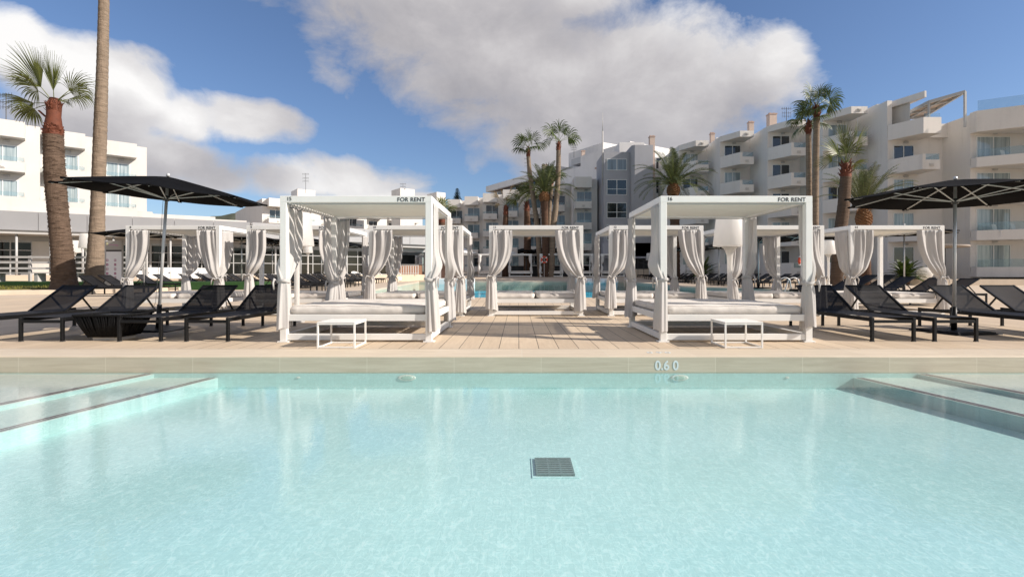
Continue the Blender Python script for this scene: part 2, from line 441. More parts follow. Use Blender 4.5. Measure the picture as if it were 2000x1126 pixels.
def smooth_by_angle(o, ang=40):
    me = o.data
    me.polygons.foreach_set('use_smooth', [True] * len(me.polygons))
    bm = bmesh.new(); bm.from_mesh(me)
    for e in bm.edges:
        if len(e.link_faces) == 2 and e.calc_face_angle(0) > R(ang): e.smooth = False
    bm.to_mesh(me); bm.free()
    return o

def thing(name, label, cat, loc=(0, 0, 0), rotz=0.0, group=None):
    o = bpy.data.objects.new(name, None); COL.objects.link(o)
    o.location = loc; o.rotation_euler = (0, 0, rotz)
    o.empty_display_size = 0.2
    o['label'] = label; o['category'] = cat
    if group: o['group'] = group
    return o
def tag(o, label, cat, group=None):
    o['label'] = label; o['category'] = cat
    if group: o['group'] = group
    return o
def struct(o, label=None, kind='structure'):
    o['kind'] = kind
    if label: o['label'] = label
    return o
KIDS = {}
def dup(root, loc, rotz=None, label=None, group=None):
    """copy of a thing with copies of its parts and sub-parts"""
    r = root.copy(); COL.objects.link(r); r.location = loc
    if rotz is not None: r.rotation_euler = (0, 0, rotz)
    if label: r['label'] = label
    if group: r['group'] = group
    for ch in root.children:
        c = ch.copy(); COL.objects.link(c); c.parent = r
        for gch in ch.children:
            d = gch.copy(); COL.objects.link(d); d.parent = c
    return r

def text_mesh(name, body, size, m, parent=None, extrude=0.002, bold=0.0, align='LEFT', spacing=1.0):
    cu = bpy.data.curves.new(name + '_curve', 'FONT')
    cu.body = body; cu.size = size; cu.extrude = extrude; cu.offset = bold; cu.align_x = align; cu.space_character = spacing
    tmp = bpy.data.objects.new(name + '_tmp', cu); COL.objects.link(tmp)
    dg = bpy.context.evaluated_depsgraph_get()
    me = bpy.data.meshes.new_from_object(tmp.evaluated_get(dg))
    bpy.data.objects.remove(tmp); bpy.data.curves.remove(cu)
    me.name = name; me.materials.clear(); me.materials.append(m)
    o = bpy.data.objects.new(name, me); COL.objects.link(o)
    if parent is not None: o.parent = parent
    return o

# ------------------------------------------------------------------ camera, sun, sky
cam = bpy.data.cameras.new('camera'); camo = bpy.data.objects.new('camera', cam); COL.objects.link(camo)
cam.sensor_width = 36; cam.lens = 18.0
cam.shift_x = -12 / 2000.0; cam.shift_y = -29 / 2000.0
cam.clip_start = 0.05; cam.clip_end = 5000
camo.location = (0, 0, CAMZ); camo.rotation_euler = (R(90), 0, 0)
scene.camera = camo

SUN_AZ, SUN_EL = R(15), R(30)
SUN = Vector((cos(SUN_EL) * cos(SUN_AZ), -cos(SUN_EL) * sin(SUN_AZ), sin(SUN_EL)))
sl = bpy.data.lights.new('sun', 'SUN'); so = bpy.data.objects.new('sun', sl); COL.objects.link(so)
sl.energy = 4.5; sl.angle = R(0.53); sl.color = (1.0, 0.91, 0.81)
so.rotation_euler = (-SUN).to_track_quat('-Z', 'Y').to_euler()
so.location = (30, -10, 40)

w = bpy.data.worlds.new('World'); scene.world = w; w.use_nodes = True
nt = w.node_tree; nt.nodes.clear()
wout = nt.nodes.new('ShaderNodeOutputWorld'); bg = nt.nodes.new('ShaderNodeBackground')
nt.links.new(bg.outputs[0], wout.inputs[0])
sky = nt.nodes.new('ShaderNodeTexSky'); sky.sky_type = 'NISHITA'; sky.sun_disc = False
sky.sun_elevation = SUN_EL; sky.sun_rotation = math.atan2(SUN.x, SUN.y)
sky.air_density = 1.0; sky.dust_density = 0.6; sky.ozone_density = 1.6
bg.inputs[1].default_value = 0.12

# clouds: a density field over the directions of the sky (azimuth, height), lit from the sun's side
CL = [(800, 0, 300, 120), (960, 120, 280, 130), (1140, 170, 300, 150), (1340, 185, 210, 115), (1130, 275, 230, 70), (1490, 130, 85, 62), (700, -60, 260, 90),
      (1050, -40, 190, 90), (1180, 330, 200, 50), (1300, 290, 160, 40),
      (15, 105, 140, 85), (185, 185, 150, 105), (300, 165, 85, 72), (395, 225, 90, 55), (510, 238, 120, 44), (190, 285, 230, 95), (430, 348, 120, 42), (570, 343, 160, 42), (705, 332, 130, 46), (790, 372, 60, 22), (300, 372, 200, 30), (340, 312, 170, 50),
      (-300, 100, 250, 200), (-700, 250, 300, 150)]
# (azimuth, height, half widths) in degrees of unseen clouds added overhead and behind the camera as fill light
CL_FILL = [(170, 42, 75, 32), (-130, 32, 42, 24), (115, 60, 60, 18), (-60, 74, 80, 14), (70, 20, 16, 6), (-178, 30, 40, 24)]
def cloud_group():
    gt = bpy.data.node_groups.new('cloud_field', 'ShaderNodeTree')
    gt.interface.new_socket('Dir', in_out='INPUT', socket_type='NodeSocketVector')
    gt.interface.new_socket('Density', in_out='OUTPUT', socket_type='NodeSocketFloat')
    gi = gt.nodes.new('NodeGroupInput'); go = gt.nodes.new('NodeGroupOutput')
    v = gi.outputs[0]
    sep = gt.nodes.new('ShaderNodeSeparateXYZ'); gt.links.new(v, sep.inputs[0])
    az = math_node(gt, 'ARCTAN2', sep.outputs[0], sep.outputs[1])
    el = math_node(gt, 'ARCSINE', sep.outputs[2])
    w1 = noise(gt, v, 3.2, 3, 0.6)
    w2 = noise(gt, mapping(gt, v, (1, 1, 1), loc=(7.3, 2.1, 4.4)), 3.2, 3, 0.6)
    az = math_node(gt, 'ADD', az, math_node(gt, 'MULTIPLY', math_node(gt, 'SUBTRACT', w1, 0.5), 0.20))
    el = math_node(gt, 'ADD', el, math_node(gt, 'MULTIPLY', math_node(gt, 'SUBTRACT', w2, 0.5), 0.14))
    acc = None
    EL = []
    for cx, cy, rx, ry in CL:
        def ae(px, py):
            d = Vector(((px - 1012) / 1000, 1, (534 - py) / 1000)).normalized()
            return math.atan2(d.x, d.y), math.asin(d.z)
        a0, e0 = ae(cx, cy); a1, _ = ae(cx + rx, cy); a2, _ = ae(cx - rx, cy); _, e1 = ae(cx, cy - ry); _, e2 = ae(cx, cy + ry)
        EL.append((a0, e0, abs(a1 - a2) / 2, abs(e1 - e2) / 2))
    EL += [tuple(R(q) for q in c) for c in CL_FILL]
    for a0, e0, ra, re in EL:
        du = math_node(gt, 'MULTIPLY', math_node(gt, 'SUBTRACT', az, a0), 1 / ra)
        dv = math_node(gt, 'MULTIPLY', math_node(gt, 'SUBTRACT', el, e0), 1 / re)
        r2 = math_node(gt, 'ADD', math_node(gt, 'MULTIPLY', du, du), math_node(gt, 'MULTIPLY', dv, dv))
        q = math_node(gt, 'SUBTRACT', 1.25, r2)
        acc = q if acc is None else math_node(gt, 'SMOOTH_MAX', acc, q, 0.5)
    fb = noise(gt, mapping(gt, v, (1, 1, 1.5)), 5.0, 7, 0.62, 0.3)
    d = math_node(gt, 'ADD', acc, math_node(gt, 'MULTIPLY', math_node(gt, 'SUBTRACT', fb, 0.5), 3.1))
    gt.links.new(d, go.inputs[0])
    return gt
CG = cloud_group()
def field(vec):
    n = nt.nodes.new('ShaderNodeGroup'); n.node_tree = CG
    nt.links.new(vec, n.inputs[0]); return n.outputs[0]
dirv = nt.nodes.new('ShaderNodeTexCoord').outputs['Generated']
off = nt.nodes.new('ShaderNodeVectorMath'); off.operation = 'ADD'
nt.links.new(dirv, off.inputs[0]); off.inputs[1].default_value = (0.055, 0.0, 0.085)
nrm = nt.nodes.new('ShaderNodeVectorMath'); nrm.operation = 'NORMALIZE'; nt.links.new(off.outputs[0], nrm.inputs[0])
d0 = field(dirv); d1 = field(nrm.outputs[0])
maskc = ramp(nt, d0, [(0.0, 0.0), (0.28, 0.35), (0.75, 0.93), (1.0, 0.97)])
lit = math_node(nt, 'SUBTRACT', d0, math_node(nt, 'MULTIPLY', d1, 1.0))
lit = math_node(nt, 'ADD', math_node(nt, 'MULTIPLY', lit, 0.26), 0.25)
thin = ramp(nt, d0, [(0.0, 0.25), (1.0, 0.0)])
lit = math_node(nt, 'ADD', lit, thin, clamp=True)
ccol = ramp(nt, lit, [(0.0, (2.15, 2.08, 2.22)), (0.35, (3.15, 3.02, 3.08)), (0.62, (4.1, 3.98, 3.98)), (1.0, (5.7, 5.6, 5.5))])
skyc = mix_rgb(nt, 1.0, sky.outputs[0], (0.54, 0.60, 0.72), 'MULTIPLY')
final = mix_rgb(nt, maskc, skyc, ccol)
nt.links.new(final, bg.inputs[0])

vs = scene.view_settings
vs.view_transform = 'Standard'; vs.look = 'None'; vs.exposure = 0.58; vs.gamma = 1.0
scene.cycles.max_bounces = 6
scene.cycles.transparent_max_bounces = 16
scene.cycles.caustics_reflective = False; scene.cycles.caustics_refractive = False
scene.cycles.sample_clamp_indirect = 6.0
# ================================================================== ground and pools
WZ = -0.2                     # water level of the near pool
PE = 6.55                     # its far edge
def xl(Y):                    # left / right edge of the far pool
    return -7.0 + (Y - 19.6) * (-4.0 / 42.4)
def xr(Y):
    return 14.2 if Y <= 27 else (14.2 - (Y - 27) * 0.6 if Y < 33 else 10.6 + (Y - 33) * 0.02)
FP0, FP1 = 19.4, 52.0
FWZ = 0.115                    # water level of the far pool

# deck: front strip round the near pool, flat middle, then rising paving with the far pool cut out
m = MB()
m.quad((-70, 7.2, 0), (70, 7.2, 0), (70, 15.2, 0), (-70, 15.2, 0))
ys = [15.2, 19.2, FP0]
for a, b in zip(ys, ys[1:]):
    m.quad((-70, a, g(a)), (70, a, g(a)), (70, b, g(b)), (-70, b, g(b)))
struct(m.build('deck', MAT['deck']))
m = MB()
ys = [FP0, 22, 25, 27, 29, 30, 31, 33, 38, 44, FP1]
for a, b in zip(ys, ys[1:]):
    m.quad((-90, a, g(a)), (xl(a), a, g(a)), (xl(b), b, g(b)), (-90, b, g(b)))
    m.quad((xr(a), a, g(a)), (90, a, g(a)), (90, b, g(b)), (xr(b), b, g(b)))
    # pool walls below the paving
    m.quad((xl(a), a, g(a)), (xl(a), a, FWZ - 1.6), (xl(b), b, FWZ - 1.6), (xl(b), b, g(b)))
    m.quad((xr(a), a, g(a)), (xr(b), b, g(b)), (xr(b), b, FWZ - 1.6), (xr(a), a, FWZ - 1.6))
m.quad((xl(FP1), FP1, g(FP1)), (xl(FP1), FP1, -1.6), (xr(FP1), FP1, -1.6), (xr(FP1), FP1, g(FP1)))
for a, b in ((FP1, 62.0), (62.0, 72.0), (72.0, 90.0)):
    m.quad((-90, a, g(a)), (90, a, g(a)), (90, b, g(b)), (-90, b, g(b)))
m.quad((xl(FP0), FP0, g(FP0)), (xr(FP0), FP0, g(FP0)), (xr(FP0), FP0, -1.6), (xl(FP0), FP0, -1.6))
struct(m.build('paving', MAT['paving']))
m = MB()
z = g(90) - 0.004
m.quad((-1500, 90, z), (1500, 90, z), (1500, 2500, z), (-1500, 2500, z))
m.quad((-1500, -300, -0.3), (-70, -300, -0.3), (-90, 90, z), (-1500, 90, z))
m.quad((70, -300, -0.3), (1500, -300, -0.3), (1500, 90, z), (90, 90, z))
m.quad((-70, -300, -0.3), (70, -300, -0.3), (70, -3, -0.3), (-70, -3, -0.3))
struct(m.build('ground', mat('dry_ground', (0.30, 0.25, 0.18), 0.95, var=0.25, vscale=0.05, world=True)))

# far pool water and bottom
m = MB(); n = MB()
ys = [FP0, 27, 30, 33, 48, FP1]
for a, b in zip(ys, ys[1:]):
    m.quad((xl(a), a, FWZ), (xr(a), a, FWZ), (xr(b), b, FWZ), (xl(b), b, FWZ))
    n.quad((xl(a), a, -.7), (xr(a), a, -.7), (xr(b), b, -.7), (xl(b), b, -.7))
struct(m.build('far_pool_water', MAT['far_water']))
struct(n.build('far_pool_floor', MAT['far_floor']))
m = MB()
for i in range(40):           # pale lip along the far pool edge
    pass
ys = [FP0, 27, 30, 33, 44, FP1]
for a, b in zip(ys, ys[1:]):
    m.quad((xl(a) - .5, a, g(a) + .004), (xl(a), a, g(a) + .004), (xl(b), b, g(b) + .004), (xl(b) - .5, b, g(b) + .004))
    m.quad((xr(a), a, g(a) + .004), (xr(a) + .5, a, g(a) + .004), (xr(b) + .5, b, g(b) + .004), (xr(b), b, g(b) + .004))
m.quad((xl(FP1) - .5, FP1, g(FP1) + .004), (xr(FP1) + .5, FP1, g(FP1) + .004), (xr(FP1) + .5, FP1 + .5, g(FP1) + .012), (xl(FP1) - .5, FP1 + .5, g(FP1) + .012))
struct(m.build('far_pool_coping', MAT['kerb']))

# near pool
PL, PR, PN = -16.0, 16.0, -2.0
FLZ = -0.42
m = MB(); m.box((-70, PE, -0.214), (70, 7.2, 0.0)); o = m.build('pool_coping', MAT['coping'], bevel=0.012, seg=2); struct(o)
m = MB(); m.box((-70, PE - 0.004, -0.216), (70, PE + 0.1, -0.016)); struct(m.build('pool_riser', MAT['riser']))
m = MB()
m.quad((PL, PN, FLZ), (PR, PN, FLZ), (PR, PE, FLZ), (PL, PE, FLZ))
struct(m.build('pool_floor', MAT['pool_floor']))
m = MB()
m.quad((PL, PE - 0.002, FLZ), (PR, PE - 0.002, FLZ), (PR, PE - 0.002, -0.21), (PL, PE - 0.002, -0.21))
m.quad((PL, PN, 0), (PL, PN, FLZ), (PL, PE, FLZ), (PL, PE, 0))
m.quad((PR, PN, FLZ), (PR, PN, 0), (PR, PE, 0), (PR, PE, FLZ))
m.quad((PR, PN, FLZ), (PL, PN, FLZ), (PL, PN, 0), (PR, PN, 0))
struct(m.build('pool_wall', MAT['pool_wall']))
m = MB()
m.quad((-70, -3, 0), (70, -3, 0), (70, PN, 0), (-70, PN, 0))
m.quad((-70, PN, 0), (PL, PN, 0), (PL, PE, 0), (-70, PE, 0))
m.quad((PR, PN, 0), (70, PN, 0), (70, PE, 0), (PR, PE, 0))
struct(m.build('deck_surround', MAT['deck']))
m = MB()
m.quad((PL, PN, WZ), (PR, PN, WZ), (PR, PE - 0.003, WZ), (PL, PE - 0.003, WZ))
struct(m.build('pool_water', MAT['water']))
# walk-in steps on both sides
def step_side(s, xa, xb, k, ztop, matn):
    """s = side, edge from xa at the far wall to xb at the near wall"""
    m = MB()
    outer = PL if s < 0 else PR
    poly = [(outer, PN + .01), (xb, PN + .01), (xa, PE - .004), (outer, PE - .004)]
    if s > 0: poly = poly[::-1]
    m.prism(poly, FLZ + .002 * k, ztop)
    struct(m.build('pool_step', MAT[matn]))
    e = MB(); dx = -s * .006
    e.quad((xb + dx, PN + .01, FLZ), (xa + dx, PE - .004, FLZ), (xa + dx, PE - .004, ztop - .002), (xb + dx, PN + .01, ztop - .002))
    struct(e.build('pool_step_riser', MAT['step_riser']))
    q = MB()
    for off in (0.03, 0.085):
        q.quad((xb + s * off, PN + .02, ztop + .004), (xb + s * (off + .024), PN + .02, ztop + .004),
               (xa + s * (off + .024), PE - .01, ztop + .004), (xa + s * off, PE - .01, ztop + .004))
    struct(q.build('step_marking', MAT['step_stripe']))
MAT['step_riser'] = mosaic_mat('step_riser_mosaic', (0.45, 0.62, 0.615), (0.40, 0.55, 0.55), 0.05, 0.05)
MAT['step_stripe'] = mat('purple_step_tile', (0.16, 0.05, 0.10), 0.5, var=0.4, vscale=40, stretch=(1, 1, 1))
for s, a in ((-1, 0.0), (1, 0.45)):
    step_side(s, s * (4.66 + a), s * (4.66 + a + 8.5 * .24), 1, -0.228, 'pool_shelf')
    step_side(s, s * (3.84 + a), s * (3.84 + a + 8.5 * .22), 2, -0.275, 'pool_shelf_low')

# drain grate, wall lights and jets of the near pool
t = thing('drain_grate', 'square grey drain grate on the pool floor', 'drain', (0.272, 3.89, FLZ))
m = MB(); m.box((-.17, -.20, .001), (.17, .20, .006)); m.build('surround', MAT['pool_floor'], t)
MAT['grate'] = mat('grate_plastic', (0.18, 0.24, 0.24), 0.5, var=0.1)
m = MB()
for i in range(9):
    y = -.155 + i * .31 / 8
    m.box((-.14, y - .012, .008), (.14, y + .012, .02))
for x in (-.135, -.045, .045, .135): m.box((x - .007, -.17, .007), (x + .007, .17, .018))
m.build('grating', MAT['grate'], t)
m = MB(); m.box((-.142, -.172, .0061), (.142, .172, .0066)); m.build('sump', mat('sump_dark', (.012, .022, .024), .8), t)
def pool_light(x, label):
    t = thing('pool_light', label, 'pool light', (x, PE - .006, -0.275), group='underwater lights on the pool wall')
    m = MB(); M4 = Matrix.Rotation(R(90), 4, 'X')
    prof = [(.115, 0), (.115, .006), (.095, .01), (.075, .008)]
    m.lathe(prof, 28, sy=.34); m.v = [tuple(M4 @ Vector(p)) for p in m.v]; m.build('ring', MAT['pool_shelf'], t, smooth=True)
    m = MB(); m.lathe([(.074, .0), (.074, .012), (.05, .014)], 28, sy=.34); m.v = [tuple(M4 @ Vector(p)) for p in m.v]
    m.build('lens', mat('light_lens', (.42, .58, .52), .15), t, smooth=True)
pool_light(-1.42, 'round pool light in the wall below the front of cabana 15')
pool_light(2.06, 'round pool light in the wall under the 0.60 depth mark')
for x, lb in ((-2.81, 'small pale water jet in the pool wall near the striped steps'), (3.44, 'small pale water jet right of the 0.60 depth mark')):
    m = MB(); m.lathe([(.026, 0), (.026, .005), (.012, .008)], 16, sy=.5); M4 = Matrix.Rotation(R(90), 4, 'X'); m.v = [tuple(M4 @ Vector(p)) for p in m.v]
    tag(m.build('water_jet', MAT['pool_shelf'], loc=(x, PE - .006, -0.272)), lb, 'water jet')
o = text_mesh('depth_marking', '0.6 0', 0.165, MAT['stencil'], extrude=0.001, bold=0.004, align='CENTER')
o.location = (1.90, PE - 0.0065, -0.172); o.rotation_euler = (R(90), 0, 0); o.scale = (0.92, 1, 1)
struct(o, None)
o = text_mesh('depth_marking', '0.6 0', 0.16, MAT['stencil'], extrude=0.0005, bold=0.003, align='CENTER')
o.location = (1.88, 6.90, 0.0025); o.rotation_euler = (0, 0, R(180))
struct(o, None)

# planter with lawn on the left, kerbed
KY = 20.9
m = MB()
poly = [(-60, KY - 6), (-22, KY), (-17.6, 23.2), (-17.4, 26.5), (-60, 30)]
m.prism(poly, 0.0, 0.36); struct(m.build('planter_kerb', MAT['kerb'], bevel=0.015))
m = MB()
poly2 = [(-60, KY - 5.4), (-22.1, KY + .55), (-18.2, 23.5), (-17.9, 26.2), (-60, 29.5)]
m.prism(poly2, 0.2, 0.40); struct(m.build('lawn', MAT['lawn']))
rnd = random.Random(5)
m = MB()
for i in range(5200):
    u = rnd.random(); x = -34 + 16.4 * rnd.random(); y = 18.5 + 8 * rnd.random()
    # keep inside the planter
    yl = KY + .55 + (x + 22.1) * (6.0 / 38.0) if x < -22.1 else KY + .6 + (x + 22.1) * .75
    if y < yl: continue
    a = rnd.random() * pi; h = .05 + .07 * rnd.random(); wdt = .012
    dx, dy = cos(a) * wdt, sin(a) * wdt; lx, ly = (rnd.random() - .5) * .06, (rnd.random() - .5) * .06
    m.add([(x - dx, y - dy, .395), (x + dx, y + dy, .395), (x + lx, y + ly, .395 + h)], [(0, 1, 2)])
o = m.build('grass', mat('grass_blade', (0.19, 0.18, 0.035), .9, island=.4, translucent=.2)); struct(o, None, 'stuff')
m = MB(); m.prism([(-60, 29.5), (-18.3, 26.3), (-14, 27.4), (-14, 29), (-60, 33)], 0.0, 0.62); struct(m.build('turf_bank', MAT['turf']))

# terrace of the restaurant on the left
TZ = 0.95
m = MB(); m.prism([(-60, 26), (-34, 31), (-14.5, 43.5), (-11.8, 50), (-9, 58), (-9, 70), (-70, 70)], 0.0, TZ)
struct(m.build('terrace', MAT['paving']))
m = MB(); m.prism([(-21, 37.2), (-14.1, 42.1), (-11.4, 49), (-12.2, 50), (-15, 44), (-22, 39)], 0.0, TZ - .35); struct(m.build('terrace_step', MAT['kerb']))
# low wall in front of the right hotel
m = MB(); m.prism([(16.8, 36.6), (60, 34.0), (60, 34.6), (16.8, 37.2)], 0.0, 0.66); struct(m.build('terrace_kerb', MAT['kerb']))
m = MB(); m.prism([(16.8, 37.2), (60, 34.6), (60, 60), (13.5, 62.5)], 0.0, 0.60); struct(m.build('terrace', MAT['paving']))

# far hill
m = MB()
N = 40; vs = []; 
for i in range(N + 1):
    x = -420 + i * 12.0
    hh = .93 * (70 * math.exp(-((x + 345) / 75.0) ** 2) + 30 * math.exp(-((x + 250) / 90.0) ** 2) + 2.5 * sin(i * 1.7) * 1) + 1.5 * sin(i * 3.1)
    vs += [(x, 560, -1), (x, 600, hh * .96), (x, 700, hh * 1.12)]
fs = []
for i in range(N):
    a = i * 3
    fs += [(a, a + 3, a + 4, a + 1), (a + 1, a + 4, a + 5, a + 2)]
m.add(vs, fs); struct(m.build('hill', MAT['hill'], smooth=True))
# ================================================================== cabanas
CW, CD, CH = 1.17, 2.24, 2.25            # half width, depth, height; local origin = middle of the front edge on the deck
PT = 0.10                                # post
def curtain_mesh(name, seed, mirror=False, top=0.52, gat=.5, knot=0.95, bulge=0.05, low=0.14, pw=1.0):
    """linen curtain hung on a rail along local +x from the post at the origin, tied round the post, skirt below"""
    rr = random.Random(seed)
    NT, NZ = 96, 46
    vs, fs = [], []
    ztop = 2.125
    q = [rr.random() * 6.28 for _ in range(8)]
    f1, f2, f3 = rr.uniform(1.0, 1.5), rr.uniform(2.1, 2.9), rr.uniform(4.2, 5.4)
    sk = (rr.random() - .5) * .10; so_ = -.02 - .03 * rr.random()
    k1, k2, k3 = rr.choice([4, 5]), rr.choice([7, 8]), rr.choice([11, 13])
    for j in range(NZ + 1):
        t = j / NZ
        z = ztop + (low - ztop) * (t ** 1.0)
        if z > knot:
            s = (z - knot) / (ztop - knot)
            e = 1 - (1 - min(1, s / gat)) ** 2.2
            e = e ** pw
            a = .080 + (top / 2 - .080) * e
            cx = (top / 2 + .03) * e
            # slack cloth hangs a little over the tie
            sag = math.exp(-((s - .18) / .13) ** 2)
            a += bulge * sag
            b = .080 + (.014 - .080) * min(1, s * 1.7) ** .8 + bulge * 1.1 * sag
            cy = -.05 * e - .01 - .03 * sag
            wv = (.010 + .024 * min(1, s * 1.6)) * (1 - .25 * s)
            rad = .09 * (1 - min(1, s * 1.8))
            pin = max(0, (s - .86) / .14)
        else:
            s = (knot - z) / (knot - low)
            e = s ** .55
            a = .078 + .074 * e; b = .078 + .028 * e
            cx = sk * e + .02 * e; cy = -.01 + so_ * e
            wv = .012 * e; rad = .07 + .07 * e; pin = 0
        pinch = math.exp(-((z - knot) / .05) ** 2)
        a *= 1 - .10 * pinch; b *= 1 - .10 * pinch
        for k in range(NT):
            th = 2 * pi * k / NT
            fold = 1 + rad * (.6 * sin(th * k1 + q[0] + 1.2 * sin(z * 2 + q[1])) + .5 * sin(th * k2 + q[2] + .8 * z) + .25 * sin(th * k3 + q[3] - z))
            x = a * cos(th) * fold; y = b * sin(th) * fold
            u = x / (2 * a)
            y += wv * (.85 * sin(6.283 * f1 * 1.6 * u + q[4] + .5 * sin(z * 2.1 + q[5])) + .55 * sin(6.283 * f2 * u * 1.4 + q[5] - .9 * z) + .25 * sin(6.283 * f3 * u + q[6] + 1.7 * z))
            y += pin * .014 * sin(6.283 * 7 * u)
            zz = z
            if j == NZ: zz += .03 * sin(th + q[7]) + .012 * sin(th * 5)
            if j == 0: zz += .012 * sin(6.283 * 7 * u)
            X = cx + x
            vs.append((-X if mirror else X, cy + y, zz))
    for j in range(NZ):
        for k in range(NT):
            k2_ = (k + 1) % NT
            f = (j * NT + k, j * NT + k2_, (j + 1) * NT + k2_, (j + 1) * NT + k)
            fs.append(f if mirror else f[::-1])
    fs.append(tuple(range(NT - 1, -1, -1)) if mirror else tuple(range(NT)))
    me = bpy.data.meshes.new(name); me.from_pydata(vs, [], fs); me.update()
    me.materials.append(MAT['curtain'])
    me.polygons.foreach_set('use_smooth', [True] * len(me.polygons))
    return me
def tie_mesh(seed, knot):
    rr = random.Random(seed)
    m = MB()
    N, K = 30, 8; vs = []; fs = []
    for i in range(N):
        t = 2 * pi * i / N; r0 = .088 + .006 * sin(3 * t)
        for k in range(K):
            u = 2 * pi * k / K
            rr_ = r0 + .009 * cos(u)
            vs.append((rr_ * cos(t) * 1.02, -.01 + rr_ * sin(t), knot + .024 * sin(u) + .010 * sin(2 * t + seed)))
    for i in range(N):
        for k in range(K):
            fs.append((i * K + k, ((i + 1) % N) * K + k, ((i + 1) % N) * K + (k + 1) % K, i * K + (k + 1) % K))
    m.add(vs, fs)
    for sx in (-1, 1):
        p = Vector((.02 * sx, -.10, knot)); 
        pts = [p, p + Vector((sx * .05, -.03, .03)), p + Vector((sx * .09, -.025, -.03)), p + Vector((sx * (.07 + .04 * rr.random()), -.02, -.13))]
        m.tube(pts, [.013, .017, .015, .008], 7)
    me_o = m.build('tie', MAT['curtain'], smooth=True)
    me = me_o.data; bpy.data.objects.remove(me_o)
    return me
CURTAIN = {'wide': dict(top=.48, gat=.8, bulge=.012, pw=.9), 'sweep': dict(top=.58, gat=1.05, bulge=.008, pw=.85), 'slim': dict(top=.27, gat=.7, bulge=.012, low=.2),
           'belly': dict(top=.40, gat=.45, bulge=.032, knot=1.0), 'broad': dict(top=.74, gat=.55, bulge=.035, knot=.97, pw=1.2), 'back': dict(top=.38, gat=.7, bulge=.015, knot=.92, low=.3),
           'wide2': dict(top=.44, gat=.6, bulge=.02, knot=.97)}
rc = random.Random(77)
def new_curtain(var, mir):
    """every curtain hangs a little differently"""
    kw = dict(CURTAIN[var]); sd = rc.randrange(10 ** 6)
    kw['top'] *= rc.uniform(.92, 1.08); kw['gat'] *= rc.uniform(.85, 1.2); kw['knot'] = kw.get('knot', .95) + rc.uniform(-.05, .05)
    kw['low'] = kw.get('low', .14) + rc.uniform(-.04, .08); kw['bulge'] *= rc.uniform(.6, 1.5)
    return curtain_mesh('curtain', seed=sd, mirror=mir, **kw), tie_mesh(sd, kw['knot'])

# parts shared by every cabana
def frame_parts():
    parts = []
    for sx in (-1, 1):
        for y in (PT / 2, CD - PT / 2):
            m = MB(); x = sx * (CW - PT / 2)
            m.box((x - PT / 2, y - PT / 2, .018), (x + PT / 2, y + PT / 2, CH - .1))
            o = m.build('post', MAT['paint'], bevel=.004)
            parts.append(o)
    for sx in (-1, 1):
        for y in (PT / 2, CD - PT / 2):
            x = sx * (CW - PT / 2)
            m = MB(); m.box((x - .085, y - .075, 0), (x + .085, y + .075, .017)); parts.append(m.build('foot_plate', MAT['paint'], bevel=.003))
    m = MB(); z0, z1 = CH - .1, CH
    m.box((-CW, 0, z0), (CW, .07, z1)); m.box((-CW, CD - .07, z0), (CW, CD, z1))
    m.box((-CW, .07, z0), (-CW + .07, CD - .07, z1)); m.box((CW - .07, .07, z0), (CW, CD - .07, z1))
    parts.append(m.build('roof_frame', MAT['paint'], bevel=.004))
    m = MB(); n = 19
    for i in range(n):
        y = .115 + i * (CD - .23) / (n - 1)
        M4 = Matrix.Translation((0, y, CH - .055)) @ Matrix.Rotation(R(-20), 4, 'X')
        m.box((-CW + .072, -.055, -.005), (CW - .072, .055, .005), M4)
    parts.append(m.build('louvre_roof', MAT['louvre'], bevel=.003))
    m = MB(); z0, z1 = .03, .125
    m.box((-CW + PT, .02, z0), (CW - PT, .09, z1)); m.box((-CW + PT, CD - .09, z0), (CW - PT, CD - .02, z1))
    m.box((-CW + .02, PT, z0), (-CW + .09, CD - PT, z1)); m.box((CW - .09, PT, z0), (CW - .02, CD - PT, z1))
    parts.append(m.build('base_frame', MAT['paint'], bevel=.004))
    m = MB(); z0, z1 = .325, .425
    m.box((-CW + PT, .02, z0), (CW - PT, .08, z1)); m.box((-CW + PT, CD - .08, z0), (CW - PT, CD - .02, z1))
    m.box((-CW + .02, PT, z0), (-CW + .08, CD - PT, z1)); m.box((CW - .08, PT, z0), (CW - .02, CD - PT, z1))
    for i in range(9):
        y = .2 + i * (CD - .4) / 8
        m.box((-CW + .08, y - .045, .395), (CW - .08, y + .045, .418))
    m.box((-.03, .09, .33), (.03, CD - .09, .39))
    parts.append(m.build('bed_frame', MAT['paint'], bevel=.003))
    m = MB()
    zr = CH - .118
    for sx in (-1, 1): m.bar((sx * (CW - .035), .1, zr), (sx * (CW - .035), CD - .1, zr), .016)
    m.bar((-CW + .1, .05, zr), (CW - .1, .05, zr), .016); m.bar((-CW + .1, CD - .05, zr), (CW - .1, CD - .05, zr), .016)
    parts.append(m.build('curtain_rail', MAT['grey_frame']))
    return parts
